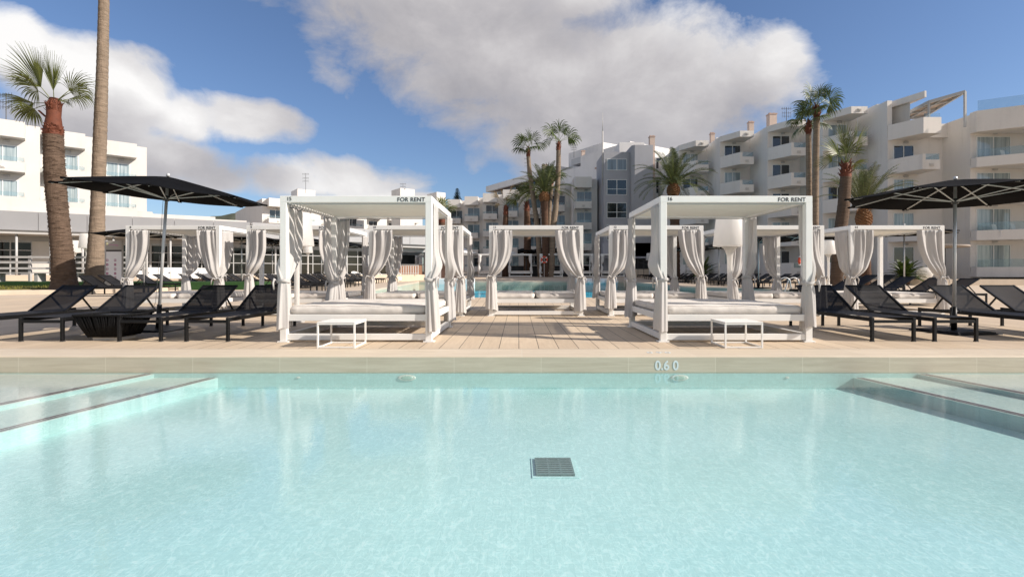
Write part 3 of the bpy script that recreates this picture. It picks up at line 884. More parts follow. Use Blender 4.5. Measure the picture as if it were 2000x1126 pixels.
def mattress_mesh(x0, x1, y0, y1, z0=.426, z1=.556, seed=0):
    """soft cushion slab with rounded, slightly slack edges"""
    rr = random.Random(seed)
    m = MB(); nx, ny = 30, 20; vs = []; fs = []
    def P(u, v, top):
        x = x0 + (x1 - x0) * u; y = y0 + (y1 - y0) * v
        return x, y
    rings = [(0.030, 0.0), (0.006, .022), (0.0, .065), (0.004, .105), (.022, .124), (.055, .131)]
    per = []
    for k in range(nx): per.append((k / nx, 0))
    for k in range(ny): per.append((1, k / ny))
    for k in range(nx): per.append((1 - k / nx, 1))
    for k in range(ny): per.append((0, 1 - k / ny))
    n = len(per)
    ph = [rr.random() * 6 for _ in range(4)]
    for r, (inset, hz) in enumerate(rings):
        for i, (u, v) in enumerate(per):
            x = x0 + inset + (x1 - x0 - 2 * inset) * u; y = y0 + inset + (y1 - y0 - 2 * inset) * v
            # pinch corners round
            cu = min(u, 1 - u) * (x1 - x0); cv = min(v, 1 - v) * (y1 - y0)
            c = .035 * max(0, 1 - (cu + cv) / .07)
            x += c * (1 if u < .5 else -1); y += c * (1 if v < .5 else -1)
            wob = .006 * sin(x * 9 + ph[0]) + .005 * sin(y * 11 + ph[1]) + .004 * sin((x + y) * 23 + ph[2])
            if r in (1, 2, 3): y += wob * (1 if v == 0 else -1 if v == 1 else 0); x += wob * (1 if u == 0 else -1 if u == 1 else 0)
            vs.append((x, y, z0 + hz * (z1 - z0) / .131 + (wob * .6 if r > 2 else 0)))
    for r in range(len(rings) - 1):
        for i in range(n):
            i2 = (i + 1) % n
            fs.append((r * n + i, r * n + i2, (r + 1) * n + i2, (r + 1) * n + i))
    fs.append(tuple(range(n - 1, -1, -1)))
    # top surface as a grid
    o = len(vs); G = 14
    ins = rings[-1][0]
    e = (len(rings) - 1) * n
    vs.append(((x0 + x1) / 2, (y0 + y1) / 2, z1 + .006)); cidx = len(vs) - 1
    # inner ring
    for i, (u, v) in enumerate(per):
        uu = .5 + (u - .5) * .72; vv = .5 + (v - .5) * .72
        x = x0 + (x1 - x0) * uu; y = y0 + (y1 - y0) * vv
        vs.append((x, y, z1 + .008 + .005 * sin(x * 6 + ph[3]) + .005 * sin(y * 7 + ph[0])))
    for i in range(n):
        i2 = (i + 1) % n
        fs.append((e + i, e + i2, cidx + 1 + i2, cidx + 1 + i)); fs.append((cidx + 1 + i, cidx + 1 + i2, cidx))
    m.add(vs, fs)
    o = m.build('mattress', MAT['cushion'], smooth=True)
    pm = MB()
    for r in (1, 4):
        loop = [Vector(vs[r * n + i]) for i in range(n)]
        c = Vector(((x0 + x1) / 2, (y0 + y1) / 2, 0))
        loop = [p + Vector((p.x - c.x, p.y - c.y, 0)).normalized() * .003 for p in loop] 
        pm.tube(loop + [loop[0]], .0065, 6, False)
    pm.build('piping', MAT['piping'], o, smooth=True)
    return o
MAT['piping'] = mat('cushion_piping', (0.50, 0.46, 0.42), 0.85)
PROTO = frame_parts()
MX = CW - .09
MATS_X = [mattress_mesh(-MX, -.012, .075, CD - .075, seed=1), mattress_mesh(.012, MX, .075, CD - .075, seed=2)]       # side by side
MATS_Y = [mattress_mesh(-MX, MX, .075, CD * .56, seed=3), mattress_mesh(-MX, MX, CD * .56 + .02, CD - .075, seed=4)]     # one behind the other
used_proto = [False, False, False]
FOR_RENT = text_mesh('rent_lettering', 'FOR RENT', .088, MAT['letter'], extrude=.001, bold=.0012, align='RIGHT', spacing=1.06)
first_rent = [True]

def cabana(num, xc, y0, label, curtains, split='x', small=1.0):
    t = thing('cabana', label, 'cabana', (xc, y0, g(y0)), group='numbered white cabanas for rent')
    for i, p in enumerate(PROTO):
        o = p if not used_proto[0] else p.copy()
        if used_proto[0]: COL.objects.link(o)
        o.parent = t
    used_proto[0] = True
    k = 1 if split == 'x' else 2
    for p in (MATS_X if split == 'x' else MATS_Y):
        o = p if not used_proto[k] else p.copy()
        if used_proto[k]:
            COL.objects.link(o)
            for ch in p.children:
                d = ch.copy(); COL.objects.link(d); d.parent = o
        o.parent = t
    used_proto[k] = True
    r = FOR_RENT if first_rent[0] else FOR_RENT.copy()
    if not first_rent[0]: COL.objects.link(r)
    first_rent[0] = False
    r.parent = t; r.location = (CW - .105, -.002, CH - .086); r.rotation_euler = (R(90), 0, 0)
    nmb = text_mesh('number_lettering', str(num), .078, MAT['letter'], t, extrude=.001, bold=.001)
    nmb.location = (-CW + .105, -.002, CH - .072); nmb.rotation_euler = (R(90), 0, 0)
    for cx, cy, rail, var in curtains:
        # corner (cx = -1 left / 1 right, cy = 0 front / 1 back), rail 'x' or 'y'
        px = cx * (CW - PT / 2); py = PT / 2 if cy == 0 else CD - PT / 2
        if rail == 'x':
            rot = 0.0 if cy == 0 else pi
            into = -cx                       # world direction of the rail from the post
            mir = (into < 0) if cy == 0 else (into > 0)
        else:
            # rail along y; outward is +-x
            rot = pi / 2 if cx > 0 else -pi / 2
            into = 1 if cy == 0 else -1
            mir = (into < 0) if cx > 0 else (into > 0)
        me, tm = new_curtain(var, mir)
        c = bpy.data.objects.new('curtain', me); COL.objects.link(c); c.parent = t
        c.location = (px, py, 0); c.rotation_euler = (0, 0, rot)
        d = bpy.data.objects.new('tie', tm); COL.objects.link(d); d.parent = c
    return t
D1, D2 = 7.88, 12.72
cabana(15, X_(695, D1), D1, 'large near white cabana marked 15, left of the deck aisle',
       [(-1, 0, 'y', 'broad'), (1, 0, 'y', 'belly'), (-1, 1, 'x', 'slim'), (-1, 1, 'y', 'back'), (1, 1, 'y', 'wide2')], 'y')
cabana(16, X_(1438.5, D1), D1, 'large near white cabana marked 16, right of the deck aisle',
       [(-1, 0, 'y', 'belly'), (1, 0, 'y', 'slim'), (-1, 1, 'y', 'slim'), (1, 1, 'y', 'slim')], 'y')
row = [(8, 247, [(-1, 0, 'x', 'wide'), (-1, 1, 'x', 'back'), (1, 0, 'x', 'wide'), (1, 0, 'y', 'wide')], 'white cabana marked 8, leftmost of the second row, beside the black sun loungers'),
       (9, 483, [(-1, 0, 'x', 'wide2'), (-1, 1, 'y', 'back'), (1, 0, 'x', 'wide'), (1, 0, 'y', 'slim'), (1, 1, 'y', 'back')], 'white cabana marked 9, in the second row, left behind the curtain of cabana 15'),
       (10, 722, [(-1, 0, 'x', 'wide'), (-1, 1, 'y', 'back'), (1, 0, 'x', 'wide'), (1, 1, 'y', 'back'), (-1, 1, 'x', 'slim')], 'white cabana marked 10, in the second row, seen through the bed of cabana 15'),
       (11, 957, [(-1, 0, 'x', 'wide'), (1, 0, 'x', 'sweep'), (1, 1, 'x', 'back')], 'white cabana marked 11, in the middle of the second row, framing the far pool'),
       (12, 1192, [(-1, 0, 'x', 'wide2'), (-1, 1, 'y', 'back'), (1, 0, 'x', 'sweep'), (1, 1, 'x', 'back')], 'white cabana marked 12, in the second row, just left of cabana 16'),
       (13, 1428, [(-1, 0, 'x', 'back'), (-1, 1, 'y', 'back'), (1, 0, 'x', 'wide'), (1, 1, 'x', 'back')], 'white cabana marked 13, in the second row, behind the bed of cabana 16'),
       (14, 1663, [(-1, 0, 'x', 'wide'), (-1, 0, 'y', 'wide'), (-1, 1, 'x', 'slim'), (1, 0, 'x', 'sweep')], 'white cabana marked 14, rightmost of the second row, behind the right black parasol')]
for num, px, cur, lb in row:
    cabana(num, X_(px + 90, D2), D2, lb, cur, 'x')

# low white side tables in front of 15 and 16
def side_table(x, y, lb):
    t = thing('side_table', lb, 'side table', (x, y, 0), group='wire-frame side tables in front of the cabanas')
    a, b, h, q = .27, .27, .37, .022
    m = MB(); m.box((-a, -b, h - .014), (a, b, h)); m.build('table_top', MAT['paint'], t, bevel=.003)
    for sx in (-1, 1):
        for sy in (-1, 1):
            m = MB(); x0, y0 = sx * (a - q / 2), sy * (b - q / 2)
            m.box((x0 - q / 2, y0 - q / 2, 0), (x0 + q / 2, y0 + q / 2, h - .014)); m.build('leg', MAT['paint'], t)
    for z, nm in ((.004, 'base_frame'), (h - .014 - q - .002, 'top_frame')):
        m = MB()
        for s in (-1, 1):
            m.box((-a + q, s * (b - q / 2) - q / 2 + .002, z), (a - q, s * (b - q / 2) + q / 2 - .002, z + q - .002))
            m.box((s * (a - q / 2) - q / 2 + .002, -b + q, z), (s * (a - q / 2) + q / 2 - .002, b - q, z + q - .002))
        m.build(nm, MAT['paint'], t)
    return t
side_table(X_(662, 7.25) - .04, 7.51, 'white wire-frame side table in front of cabana 15')
side_table(X_(1450, 7.25) + .02, 7.51, 'white wire-frame side table in front of cabana 16')

# ================================================================== loungers (local: foot edge at y=0, head towards +y, centred on x)
LW, LL, LH = .345, 2.42, .375
def make_lounger():
    t = thing('sun_lounger', '-', 'sun lounger')
    q = .045
    m = MB()
    for s in (-1, 1):
        m.box((s * LW - (q if s > 0 else 0), q, LH - .065), (s * LW + (0 if s > 0 else q), LL - q, LH - .005))
    for y in (.0, LL - q): m.box((-LW + q, y + .003, LH - .085), (LW - q, y + q - .003, LH - .04))
    m.box((-LW + q, 1.42, LH - .06), (LW - q, 1.46, LH - .02))
    m.build('frame', MAT['black'], t, bevel=.004)
    for s in (-1, 1):
        for y in (0, LL - q):
            m = MB(); x = s * (LW - q / 2)
            m.box((x - q / 2, y, .008), (x + q / 2, y + q, LH - .002)); lg = m.build('leg', MAT['black'], t, bevel=.004)
            m = MB(); m.box((x - q / 2 - .003, y - .003, 0), (x + q / 2 + .003, y + q + .003, .012)); m.build('foot_cap', MAT['dark_metal'], lg)
    # seat sling, slightly sagging
    def sling(y0, z0, y1, z1, name, sag):
        vs, fs = [], []; nx, ny = 8, 12
        d = Vector((0, y1 - y0, z1 - z0)); n = Vector((0, -(z1 - z0), (y1 - y0))).normalized()
        for th in (0, -.006):
            for j in range(ny + 1):
                for i in range(nx + 1):
                    u, v = i / nx, j / ny
                    s_ = -sag * sin(pi * u) * sin(pi * v) + th
                    p = Vector((-LW + .03 + (2 * LW - .06) * u, y0, z0)) + d * v + n * s_
                    vs.append(tuple(p))
        N = (nx + 1) * (ny + 1)
        for j in range(ny):
            for i in range(nx):
                a = j * (nx + 1) + i
                fs.append((a, a + 1, a + nx + 2, a + nx + 1))
        m = MB(); m.add(vs[:N], fs)
        return m.build(name, MAT['sling'], t, smooth=True)
    sling(.03, LH, 1.45, LH, 'seat', .022)
    hy, hz, ty, tz = 1.46, LH, 2.17, LH + .455
    sling(hy, hz, ty, tz, 'backrest', .018)
    m = MB()
    for s in (-1, 1): m.bar((s * (LW - .022), hy - .02, hz - .012), (s * (LW - .022), ty, tz - .012), .034, .034)
    m.bar((-LW + .04, ty - .012, tz - .02), (LW - .04, ty - .012, tz - .02), .030)
    m.build('back_frame', MAT['black'], t)
    m = MB()
    for s in (-1, 1): m.bar((s * (LW - .06), 1.86, LH + .235), (s * (LW - .06), 2.12, LH - .045), .024)
    m.bar((-LW + .06, 2.12, LH - .045), (LW - .06, 2.12, LH - .045), .022)
    m.build('prop_stay', MAT['black'], t)
    return t
LOUNGER = make_lounger()
lg_first = [True]
def lounger(x, y, rz, lb, grp, z=None):
    z = g(y) if z is None else z
    if lg_first[0]:
        lg_first[0] = False
        LOUNGER.location = (x, y, z); LOUNGER.rotation_euler = (0, 0, rz); LOUNGER['label'] = lb; LOUNGER['group'] = grp
        return LOUNGER
    return dup(LOUNGER, (x, y, z), rz, lb, grp)
G1 = 'black sun loungers in front of the left parasol'
G2 = 'black sun loungers round the right parasol'
FY = 7.93
lounger(-8.63, FY, 0, 'black sun lounger farthest left, its foot cut by the photo edge', G1)
lounger(-7.40, FY, 0, 'black sun lounger just left of the woven black table', G1)
lounger(-5.87, FY, 0, 'black sun lounger just right of the woven black table', G1)
lounger(-4.83, FY, 0, 'black sun lounger between the left parasol group and cabana 15, touching its curtain', G1)
lounger(5.82, FY, 0, 'black sun lounger right beside the post of cabana 16', G2)
lounger(6.79, FY, 0, 'black sun lounger just left of the right parasol pole', G2)
lounger(8.42, FY, 0, 'black sun lounger just right of the right parasol pole', G2)
lounger(9.44, FY, 0, 'black sun lounger cut by the right edge of the photo', G2)

# woven table between the two left loungers
t = thing('woven_table', 'black rope-woven tapered table on a pale base between two loungers', 'table', (-6.52, 8.28, 0))
m = MB(); m.box((-.20, -.20, 0), (.20, .20, .06)); m.build('base', MAT['stone_base'], t, bevel=.006)
m = MB()
rw = random.Random(2)
a0, a1, z0, z1 = .24, .36, .06, .40
for side in range(4):
    M4 = Matrix.Rotation(side * pi / 2, 4, 'Z')
    n = 30
    for i in range(n):
        u = -1 + 2 * (i + .5) / n
        lean = (rw.random() - .5) * .05
        p = M4 @ Vector((u * a0, -a0, z0)); q = M4 @ Vector((u * a1 + lean, -a1, z1))
        mid = (p + q) / 2 + M4 @ Vector(((rw.random() - .5) * .02, -.012 - .008 * rw.random(), 0))
        m.tube([p, mid, q], .012, 5)
m.build('rope_weave', MAT['rope'], t, smooth=True)
m = MB(); vs = [(-.225, -.225, .062), (.225, -.225, .062), (.225, .225, .062), (-.225, .225, .062), (-.34, -.34, .392), (.34, -.34, .392), (.34, .34, .392), (-.34, .34, .392)]
m.add(vs, [(0, 3, 2, 1), (4, 5, 6, 7), (0, 1, 5, 4), (1, 2, 6, 5), (2, 3, 7, 6), (3, 0, 4, 7)]); m.build('core', MAT['black'], t)
m = MB()
for s in (-1, 1):
    m.bar((-.375, s * .36, .405), (.375, s * .36, .405), .03); m.bar((s * .36, -.345, .405), (s * .36, .345, .405), .03)
m.build('rim', MAT['rope'], t, bevel=.004)

# ================================================================== parasols
def make_parasol(Rr=1.74, zr=2.43, za=2.74, m_c='canopy', nrib=8, rot=R(22.5)):
    t = thing('parasol', '-', 'parasol')
    # canopy: ribs straight, cloth between slightly slack; two skins
    NR, NS = 7, 6
    def pt(i, k, dz=0):
        f = i / NR
        a = rot + 2 * pi * k / (nrib * NS)
        j = (k % NS) / NS
        ch = cos(pi / nrib) / cos((j - .5) * 2 * pi / nrib)       # straight edge between corners
        sag = sin(pi * j)
        r = Rr * f * ch * (1 - .035 * sag * f)
        z = za + (zr - za) * (f ** 1.12) - .045 * sag * sin(pi * min(1, f * 1.05)) * f - .02 * sag * f
        return (r * cos(a), r * sin(a), z + dz)
    m = MB(); K = nrib * NS
    for dz in (0, -.012):
        o = len(m.v)
        m.v.append((0, 0, za + dz))
        for i in range(1, NR + 1):
            for k in range(K): m.v.append(pt(i, k, dz))
        idx = lambda i, k: o + 1 + (i - 1) * K + k % K
        for k in range(K):
            f = (o, idx(1, k), idx(1, k + 1)); m.f.append(f if dz == 0 else f[::-1])
            for i in range(1, NR):
                f = (idx(i, k), idx(i + 1, k), idx(i + 1, k + 1), idx(i, k + 1)); m.f.append(f if dz == 0 else f[::-1])
    oT, oB = 0, 1 + NR * K
    for k in range(K):
        a = oT + 1 + (NR - 1) * K; b = oB + 1 + (NR - 1) * K
        k2 = (k + 1) % K
        m.f.append((a + k, b + k, b + k2, a + k2))
    for k in range(0, K, NS):          # pockets at the corners
        p = Vector(pt(NR, k)); d = Vector((p.x, p.y, 0)).normalized()
        m.bar(p - d * .10 + Vector((0, 0, -.008)), p + d * .035 + Vector((0, 0, -.012)), .07, .03)
    smooth_by_angle(m.build('canopy', MAT[m_c], t), 50)
    m = MB(); m.tube([(0, 0, .45), (0, 0, za - .03)], .027, 14); m.build('pole', MAT['steel'], t, smooth=True)
    m = MB(); m.lathe([(.012, za + .06), (.03, za + .05), (.035, za + .01), (.02, za - .0)], 12); m.build('finial', MAT['steel'], t, smooth=True)
    zh = zr - .06
    m = MB(); m.lathe([(.03, zh - .07), (.055, zh - .06), (.055, zh + .02), (.03, zh + .03)], 14); m.build('hub', MAT['dark_metal'], t, smooth=True)
    for k in range(nrib):
        a = rot + 2 * pi * k / nrib; d = Vector((cos(a), sin(a), 0))
        m = MB(); p = Vector(pt(1, k * NS)) ; q = Vector(pt(NR, k * NS))
        pts = [Vector((0, 0, za - .05))] + [Vector(pt(i, k * NS)) + Vector((0, 0, -.030)) for i in (2, 4, 6)] + [q + Vector((0, 0, -.024))]
        for u, v in zip(pts, pts[1:]): m.bar(u, v, .015, .018)
        rb = m.build('rib', MAT['white_frame'], t)
        mid = Vector(pt(4, k * NS)) + Vector((0, 0, -.045))
        m = MB(); m.bar(d * .05 + Vector((0, 0, zh - .02)), mid, .014, .014); m.build('strut', MAT['white_frame'], rb)
    m = MB(); m.tube([(0, 0, .05), (0, 0, .46)], [.045, .042], 14); m.build('sleeve', MAT['black'], t, smooth=True)
    m = MB(); m.tube([(.04, 0, .38), (.10, 0, .38)], .010, 8); m.tube([(.10, -.03, .38), (.10, .03, .38)], .016, 8); m.build('clamp_knob', MAT['black'], t)
    m = MB(); m.box((-.46, -.46, .0), (.46, .46, .022)); m.box((-.40, -.40, .022), (.40, .40, .046)); m.box((-.52, -.05, .004), (.52, .05, .03)); m.build('base_plate', MAT['black'], t, bevel=.006)
    m = MB(); m.tube([(-.05, -.02, 1.2), (-.055, -.02, .9), (-.06, -.03, .5), (-.16, -.06, .1), (-.22, -.05, .05)], .004, 5, False)
    m.tube([(-.05, -.02, zh - .05), (-.05, -.02, 1.2)], .004, 5, False); m.build('cord', MAT['dark_metal'], t)
    return t
PAR = make_parasol()
PAR.location = (-6.72, 9.55, 0); PAR.rotation_euler = (R(1.0), R(4.2), R(4)); PAR['label'] = 'big black parasol on the left, tilted, standing between sun loungers'; PAR['group'] = 'black parasols'; PAR.scale = (.95, .95, 1.045)
o = dup(PAR, (7.83, 9.2, 0), 0, 'big black parasol on the right, its canopy cut by the photo edge', 'black parasols'); o.rotation_euler = (0, R(.6), R(10)); o.scale = (1, 1, 1)
def parasol(px, Y, lb, sc=1.0, rz=0):
    o = dup(PAR, (X_(px, Y), Y, g(Y)), rz, lb, 'black parasols'); o.scale = (sc,) * 3
    return o
parasol(281, 22.5, 'black parasol seen through cabana 8, left of its curtain', 1.06, .3)
parasol(472, 29, 'black parasol between cabanas 8 and 9', 1.15, .1)
parasol(532, 37, 'black parasol behind the left curtain of cabana 15', 1.2, .2)
parasol(588, 30, 'black parasol pole just right of the tall lamp of cabana 15', 1.1, .0)
parasol(628, 33.5, 'black parasol in front of the restaurant glass, seen through cabana 15', 1.12, .25)
parasol(676, 40, 'black parasol over the pool-side loungers, between cabanas 9 and 10', 1.2, .15)
parasol(1482, 29, 'black parasol over the loungers behind cabana 13', 1.1, .2)
parasol(1404, 37, 'black parasol half hidden by the tall lamp of cabana 16', 1.1, .1)
parasol(1340, 47, 'black parasol farthest along the right row of loungers', 1.2, .0)
parasol(1578, 24, 'black parasol between cabanas 13 and 14, behind the post of 16', 1.05, .3)
parasol(1766, 21.5, 'black parasol framed inside cabana 14', 1.06, .1)

# ================================================================== rows of loungers along the far pool
GL = 'black loungers along the left edge of the far pool'
GR = 'black loungers along the right edge of the far pool'
GLL = 'black loungers in the row before the restaurant terrace'
rl = random.Random(8)
LBL = 'black sun lounger in the long row on the left edge of the far pool'
Y = 23.2; i = 0
while Y < 51:
    xf = xl(Y) - 1.9 - (Y - 23) * .03
    lounger(xf, Y, R(90) + rl.uniform(-.04, .04), LBL, GL); i += 1
    Y += 1.05 if i % 2 else 1.55
Y = 28.6; i = 0
while Y < 61:
    xf = 13.5 + (Y - 29) * .03 if Y < 45 else 14.1
    lounger(xf, Y, R(-90) + rl.uniform(-.04, .04), 'black sun lounger in the long row on the right edge of the far pool', GR); i += 1
    Y += 1.05 if i % 2 else 1.5
for k, (px, Y) in enumerate([(267, 25.8), (306, 27.2), (355, 29), (387, 31), (433, 33.5), (448, 35), (477, 37), (495, 38.6), (522, 40.5)]):
    xh = X_(px, Y)
    lounger(xh + 2.2, Y, R(90) + rl.uniform(-.05, .05), 'black sun lounger in the row before the restaurant terrace, behind cabanas 8 and 9', GLL)
lounger(X_(168, 20.4) + 2.1, 20.4, R(90), 'black sun lounger in front of the leaning grey palm trunk', GLL)
lounger(X_(206, 22.0) + 2.1, 22.0, R(90), 'black sun lounger in front of the purple-icon information board', GLL)
# loungers just behind cabana 14
GB = 'black loungers behind cabana 14'
for px, Y, lb in [(1668, 18.0, 'black sun lounger seen left of the post of cabana 14'), (1700, 19.2, 'black sun lounger behind the left curtain of cabana 14'),
                  (1738, 20.5, 'black sun lounger behind the back curtain of cabana 14'), (1770, 17.6, 'black sun lounger under the parasol seen inside cabana 14'),
                  (1828, 16.9, 'black sun lounger in front of the white globe lamp'), (1890, 16.3, 'black sun lounger right of cabana 14, behind the parasol pole')]:
    lounger(X_(px, Y) - 2.1, Y, R(-90), lb, GB, z=g(Y) + .03)

# ================================================================== big lamps
def make_lamp():
    t = thing('floor_lamp', '-', 'lamp')
    m = MB(); prof = [(.16, 0), (.165, .01), (.16, .03), (.07, .05), (.055, .2), (.055, 1.25), (.065, 1.45), (.10, 1.56), (.15, 1.62), (.19, 1.65)]
    m.lathe(prof, 26); m.build('stem', MAT['lamp'], t, smooth=True)
    m = MB(); m.lathe([(.18, 1.64), (.345, 1.655), (.35, 1.67), (.275, 2.36), (.265, 2.372), (.10, 2.375)], 34); smooth_by_angle(m.build('lamp_shade', MAT['lamp'], t), 50)
    return t
LAMP = make_lamp(); LAMP.location = (X_(580, 11.1), 11.1, 0)
LAMP['label'] = 'giant white floor lamp behind the left curtain of cabana 15'; LAMP['group'] = 'giant white floor lamps'
def lamp(px, Y, z, sc, lb): 
    o = dup(LAMP, (X_(px, Y), Y, z), 0, lb, 'giant white floor lamps'); o.scale = (sc,) * 3
lamp(1425.5, 11.2, 0, 1.0, 'giant white floor lamp rising above the bed of cabana 16')
lamp(1618, 29, .40, 1.06, 'giant white floor lamp between cabanas 13 and 14, before a palm trunk')
lamp(601.5, 37.5, TZ, .98, 'small-looking white floor lamp by the restaurant glass, seen through cabana 15')
lamp(145, 34.5, .62, 1.12, 'white floor lamp between the two big palm trunks, the smaller of two')
lamp(170, 28.5, .62, 1.12, 'white floor lamp half hidden by the leaning grey palm trunk')
lamp(1268.5, 60, .72, 1.15, 'white lamp beside the handrail ramp under the grey tower')
# ================================================================== palms
def trunk(m, pts, rads, n=16, rough=.03, step=.16, seed=0):
    """ringed trunk through pts with given radii"""
    rr = random.Random(seed)
    P = [Vector(p) for p in pts]; L = [0]
    for a, b in zip(P, P[1:]): L.append(L[-1] + (b - a).length)
    N = max(8, int(L[-1] / step)); out = []; ra = []
    for i in range(N + 1):
        s = L[-1] * i / N; k = 0
        while k < len(L) - 2 and s > L[k + 1]: k += 1
        t = (s - L[k]) / max(1e-6, L[k + 1] - L[k])
        # smooth interpolation of the centre line
        p0 = P[max(0, k - 1)]; p1 = P[k]; p2 = P[k + 1]; p3 = P[min(len(P) - 1, k + 2)]
        c = .5 * ((2 * p1) + (p2 - p0) * t + (2 * p0 - 5 * p1 + 4 * p2 - p3) * t * t + (3 * p1 - p0 - 3 * p2 + p3) * t ** 3)
        r = rads[k] + (rads[k + 1] - rads[k]) * t
        out.append(c); ra.append(r * (1 + rough * (1 if i % 2 else -1) * (.4 + .6 * rr.random())))
    m.tube(out, ra, n)
    return out[-1]
def strip(m, pts, ws, side):
    """flat tapering leaf strip along pts"""
    o = len(m.v)
    for p, w_ in zip(pts, ws):
        m.v.append(tuple(p - side * w_)); m.v.append(tuple(p + side * w_))
    for i in range(len(pts) - 1): m.f.append((o + 2 * i, o + 2 * i + 1, o + 2 * i + 3, o + 2 * i + 2))
G_ = Vector((0, 0, -1))
def fan_frond(leaf, pet, base, d, plen, r, n=30, spread=R(115), droop=.5, rr=random, tilt=0.0, wid=.03, gather=1.0):
    """fan leaf: petiole then pleated blades radiating from its end"""
    d = Vector(d).normalized(); p = Vector(base)
    pts = [p.copy()]; dd = d.copy()
    for i in range(5):
        dd = (dd + G_ * .055 * droop).normalized(); p = p + dd * plen / 5; pts.append(p.copy())
    pet.tube(pts, [.028, .024, .020, .018, .016, .014], 5)
    side = dd.cross(Vector((0, 0, 1)))
    if side.length < .1: side = Vector((1, 0, 0))
    side.normalize()
    side = (Quaternion(dd, tilt) @ side).normalized()
    nrm = side.cross(dd).normalized()
    for i in range(n):
        u = -1 + 2 * i / (n - 1); a = u * spread * gather
        bl = r * (1 - .32 * abs(u) ** 1.5) * (.86 + .22 * rr.random())
        e = (dd * cos(a) + side * sin(a) + nrm * (.10 * (i % 2) + .08 - .25 * u * u)).normalized()
        q = p.copy(); ps = [q.copy()]; ws = [.006]
        S = 6
        for k in range(S):
            f = (k + 1) / S
            e = (e + G_ * droop * (.10 * f + .55 * max(0, f - .45)) * (.7 + .7 * rr.random())).normalized()
            q = q + e * bl / S; ps.append(q.copy())
            ws.append(max(.004, bl * f * 1.25 * spread * gather / n if f < .5 else bl * .5 * 1.25 * spread * gather / n * max(.05, (1 - f) / .5) ** .8))
        sd = e.cross(nrm)
        if sd.length < .05: sd = side
        sd = (sd.normalized() + nrm * .25 * (1 if i % 2 else -1)).normalized()
        strip(leaf, ps, ws, sd)
def pinnate_frond(leaf, pet, base, d, L, n=34, ll=.42, droop=.9, rr=random, wid=.016, vee=.5):
    d = Vector(d).normalized(); p = Vector(base); pts = [p.copy()]; ds = [d.copy()]; S = 14
    for i in range(S):
        f = (i + 1) / S
        d = (d + G_ * droop * .16 * f).normalized(); p = p + d * L / S; pts.append(p.copy()); ds.append(d.copy())
    pet.tube(pts, [.03 * (1 - .85 * i / S) * (L / 3.5) + .004 for i in range(S + 1)], 5)
    for i in range(n):
        f = .12 + .88 * i / (n - 1); s = f * S; k = min(S - 1, int(s)); t = s - k
        q = pts[k].lerp(pts[k + 1], t); dd = ds[k].lerp(ds[k + 1], t).normalized()
        sd = dd.cross(Vector((0, 0, 1)))
        if sd.length < .1: sd = Vector((1, 0, 0))
        sd.normalize(); up = sd.cross(dd).normalized()
        l = ll * (sin(pi * min(1, .15 + .85 * f)) ** .6 * .8 + .25) * (.85 + .3 * rr.random())
        for sg in (-1, 1):
            e = (sd * sg * .85 + dd * .75 + up * vee * (.6 + .5 * rr.random())).normalized()
            a = q; ps = [a]; ws = [wid * .5]
            for c in range(3):
                e = (e + G_ * .20 * (c + 1) * .5).normalized(); a = a + e * l / 3; ps.append(a); ws.append(wid * (1, .8, .1)[c])
            s2 = e.cross(up)
            s2 = s2.normalized() if s2.length > .05 else dd
            strip(leaf, ps, ws, s2)
def boots(m, c, r0, r1, h, n=40, rr=random, out=.12, ln=.28):
    """old leaf bases round the top of the trunk"""
    for i in range(n):
        a = rr.random() * 2 * pi; z = h * rr.random(); f = z / h; r = r0 + (r1 - r0) * f
        d = Vector((cos(a), sin(a), 0)); b = Vector(c) + d * r * .9 + Vector((0, 0, z))
        tip = b + d * out * (.5 + rr.random()) + Vector((0, 0, ln * (.6 + .5 * rr.random())))
        s = Vector((-sin(a), cos(a), 0))
        m.add([b - s * .06, b + s * .06, b + s * .055 + d * .04, b - s * .055 + d * .04, tip - s * .035, tip + s * .03, tip + d * .02], [(0, 1, 5, 4), (2, 3, 4, 6), (1, 2, 6, 5), (0, 4, 3), (4, 5, 6)])
def fdir(az, el): return (cos(R(el)) * sin(R(az)), cos(R(el)) * -cos(R(az)), sin(R(el)))   # az 0 = towards camera, 90 = right

